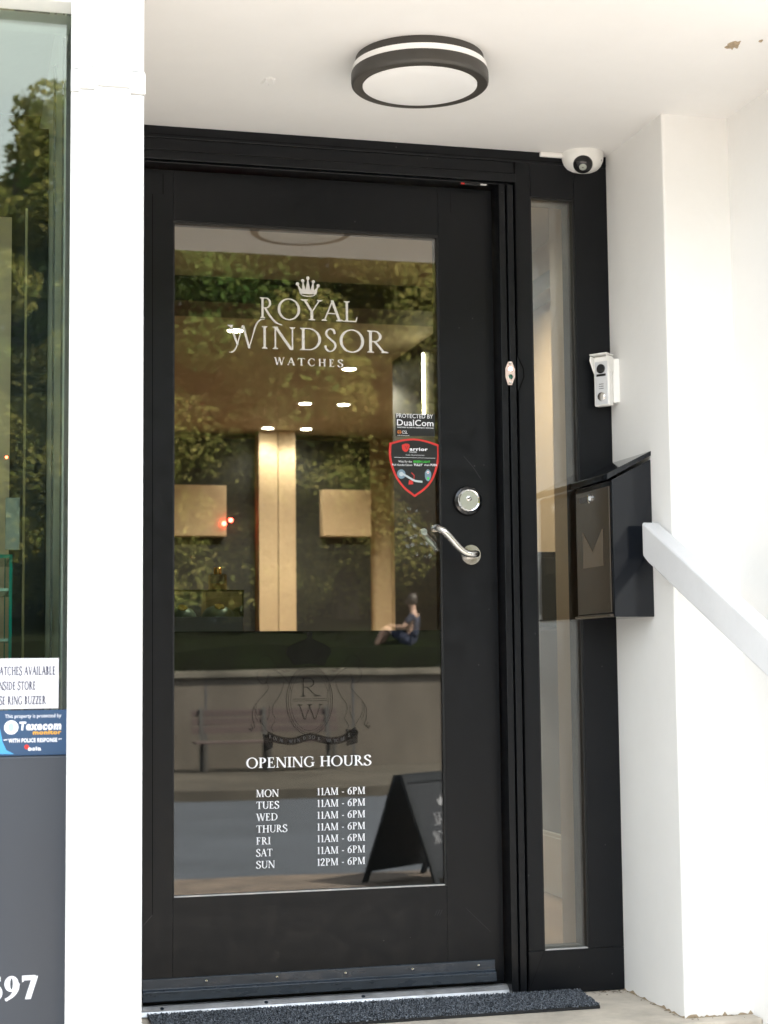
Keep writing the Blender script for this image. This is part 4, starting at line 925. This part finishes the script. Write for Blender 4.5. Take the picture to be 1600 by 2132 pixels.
MB().prism([(-.014, -.08, .765), (.014, -.08, .765), (.004, -.088, .80), (-.004, -.088, .80)], (0, -.018, -.006)).build('nose', M['skin'], body)

# trees on the bank
def make_tree(name, seed, rx, ry, rz, hc, nleaf, ls, lm):
    random.seed(seed); t = thing(name, 'x', 'tree')
    tr = MB(); tr.tube([(0, 0, -.4), (.05, .02, 1.2), (-.04, .06, hc*.6), (.02, 0, hc+rz*.5)], [.26, .19, .15, .05], 10)
    for k in range(9):
        a = k*2.4; z0 = hc*.45+k*.28; R = rx*random.uniform(.55, .85)
        tr.tube([(0, 0, z0), (math.cos(a)*R*.5, math.sin(a)*R*.5, z0+.55), (math.cos(a)*R, math.sin(a)*R, z0+1.0+random.random())], [.085, .05, .015], 6)
    tr.build('trunk', M['bark'], t, smooth=True)
    cl = []
    while len(cl) < 80:
        x, y, z = (random.uniform(-1, 1) for _ in range(3)); d = x*x+y*y+z*z
        if .12 < d < 1: cl.append((x*rx, y*ry, hc+z*rz*(1 if z > 0 else .9), random.uniform(.45, 1.0)))
    V = []; Fc = []
    for c in cl:
        for i in range(nleaf//80):
            while True:
                a, b, g = (random.uniform(-1, 1) for _ in range(3))
                if .15 < a*a+b*b+g*g < 1: break
            o = Vector((c[0]+a*c[3], c[1]+b*c[3], c[2]+g*c[3]*.8)); u_ = Vector((random.gauss(0, 1), random.gauss(0, 1), random.gauss(0, .6))).normalized(); v_ = u_.cross(Vector((random.gauss(0, 1), random.gauss(0, 1), random.gauss(0, 1)))).normalized()
            s_ = ls*random.uniform(.6, 1.3); n0 = len(V); V += [tuple(o-u_*s_), tuple(o+v_*s_*.5), tuple(o+u_*s_), tuple(o-v_*s_*.5)]; Fc.append((n0, n0+1, n0+2, n0+3))
    me = bpy.data.meshes.new('crown'); me.from_pydata(V, [], Fc); me.materials.append(lm)
    o = bpy.data.objects.new('crown', me); S.collection.objects.link(o); o.parent = t
    return t
protos = [make_tree('broadleaf_tree', 1, 3.0, 2.6, 4.0, 4.6, 70000, .075, M['leaf1']), make_tree('broadleaf_tree', 2, 2.6, 2.6, 3.6, 4.0, 64000, .07, M['leaf2']), make_tree('bushy_tree', 3, 2.4, 2.2, 2.4, 2.2, 46000, .065, M['leaf1'])]
spots_t = [(-7, -26.5, 0, 1.0), (-3, -25.5, 1, 1.05), (.5, -26, 0, 1.10), (4.0, -26.5, 1, 1.24), (6.6, -25.8, 0, 1.1), (9.6, -26.4, 0, 1.15), (12.6, -25.6, 1, 1.2), (15.6, -26.3, 0, 1.1), (19, -26, 1, 1.15),
           (-5, -25, 2, .9), (-1.0, -24.8, 2, .85), (2.6, -24.9, 2, .95), (5.4, -25.2, 2, .9), (11, -24.9, 2, 1.0), (14.2, -24.7, 2, .95), (17.4, -25, 2, .9),
           (9.0, -31.5, 1, 1.35), (12.5, -31, 0, 1.35), (17.5, -31.5, 1, 1.35)]
used = set(); random.seed(4)
for i, (x, y, k, s_) in enumerate(spots_t):
    t = protos[k] if k not in used else copy_tree(protos[k]); used.add(k)
    t.location = (x, y, 1.0+3.2*((-22.3-y)/22)**.8-.1); t.rotation_euler = (0, 0, i*1.3); t.scale = (s_, s_, s_*random.uniform(.95, 1.1))
    t['label'] = ('tall olive leaved tree in the row behind the retaining wall', 'tall dark green tree in the row behind the retaining wall', 'low bushy tree leaning over the retaining wall across the road')[k]
    t['group'] = 'trees behind the retaining wall'

# the wood behind the row of trees: one dense mass of leaves
random.seed(77); V = []; Fc = []
for i in range(130000):
    x = random.uniform(-12, 24); top_ = 9.3+.7*math.sin(x*.9)+.5*math.sin(x*2.3+1)+(0 if x > 2 else -.5)
    z = 1.0+(top_-1.0)*random.random(); y = -28.5-1.2*random.random()+.9*math.sin(x*1.7+z*1.1)*math.cos(z*1.3-x*.6)
    o = Vector((x, y, z)); u_ = Vector((random.gauss(0, 1), random.gauss(0, .6), random.gauss(0, .8))).normalized(); v_ = u_.cross(Vector((random.gauss(0, .5), random.gauss(0, 1), random.gauss(0, .5)))).normalized(); s_ = .09*random.uniform(.6, 1.3)
    n0 = len(V); V += [tuple(o-u_*s_), tuple(o+v_*s_*.55), tuple(o+u_*s_), tuple(o-v_*s_*.55)]; Fc.append((n0, n0+1, n0+2, n0+3))
me = bpy.data.meshes.new('woodland'); me.from_pydata(V, [], Fc); me.materials.append(M['leaf1'])
o = bpy.data.objects.new('woodland', me); S.collection.objects.link(o)
tag(o, 'dense sunlit wood behind the row of trees across the road', 'wood', kind='stuff')

# dry grit and leaf crumbs swept against the foot of the frame
random.seed(31); gr = MB()
for i in range(70):
    x = random.choice((random.uniform(1.0, 1.245), random.uniform(1.15, 1.248), random.uniform(1.0, 1.40))); y = -.056-abs(random.gauss(0, .02)) if x < 1.245 else -.425-abs(random.gauss(0, .02))
    a = random.uniform(0, 6.28); l_ = random.uniform(.002, .007); w_ = l_*random.uniform(.2, .5); z = FL+.0012
    if x > 1.13 and x < 1.249 and random.random() < .3: y = random.uniform(-.4, -.06); x = 1.246-abs(random.gauss(0, .006))
    c, q_ = math.cos(a), math.sin(a)
    gr.add([(x+c*l_, y+q_*l_, z), (x-q_*w_, y+c*w_, z+.0015), (x-c*l_, y-q_*l_, z+.0006), (x+q_*w_, y-c*w_, z+.002)], [(0, 1, 2, 3)])
tag(gr.build('grit', mat('dry_leaf_crumbs', (.17, .12, .07), .9, var=.5, vscale=80)), 'dry grit and leaf crumbs along the foot of the door frame', 'grit', kind='stuff')
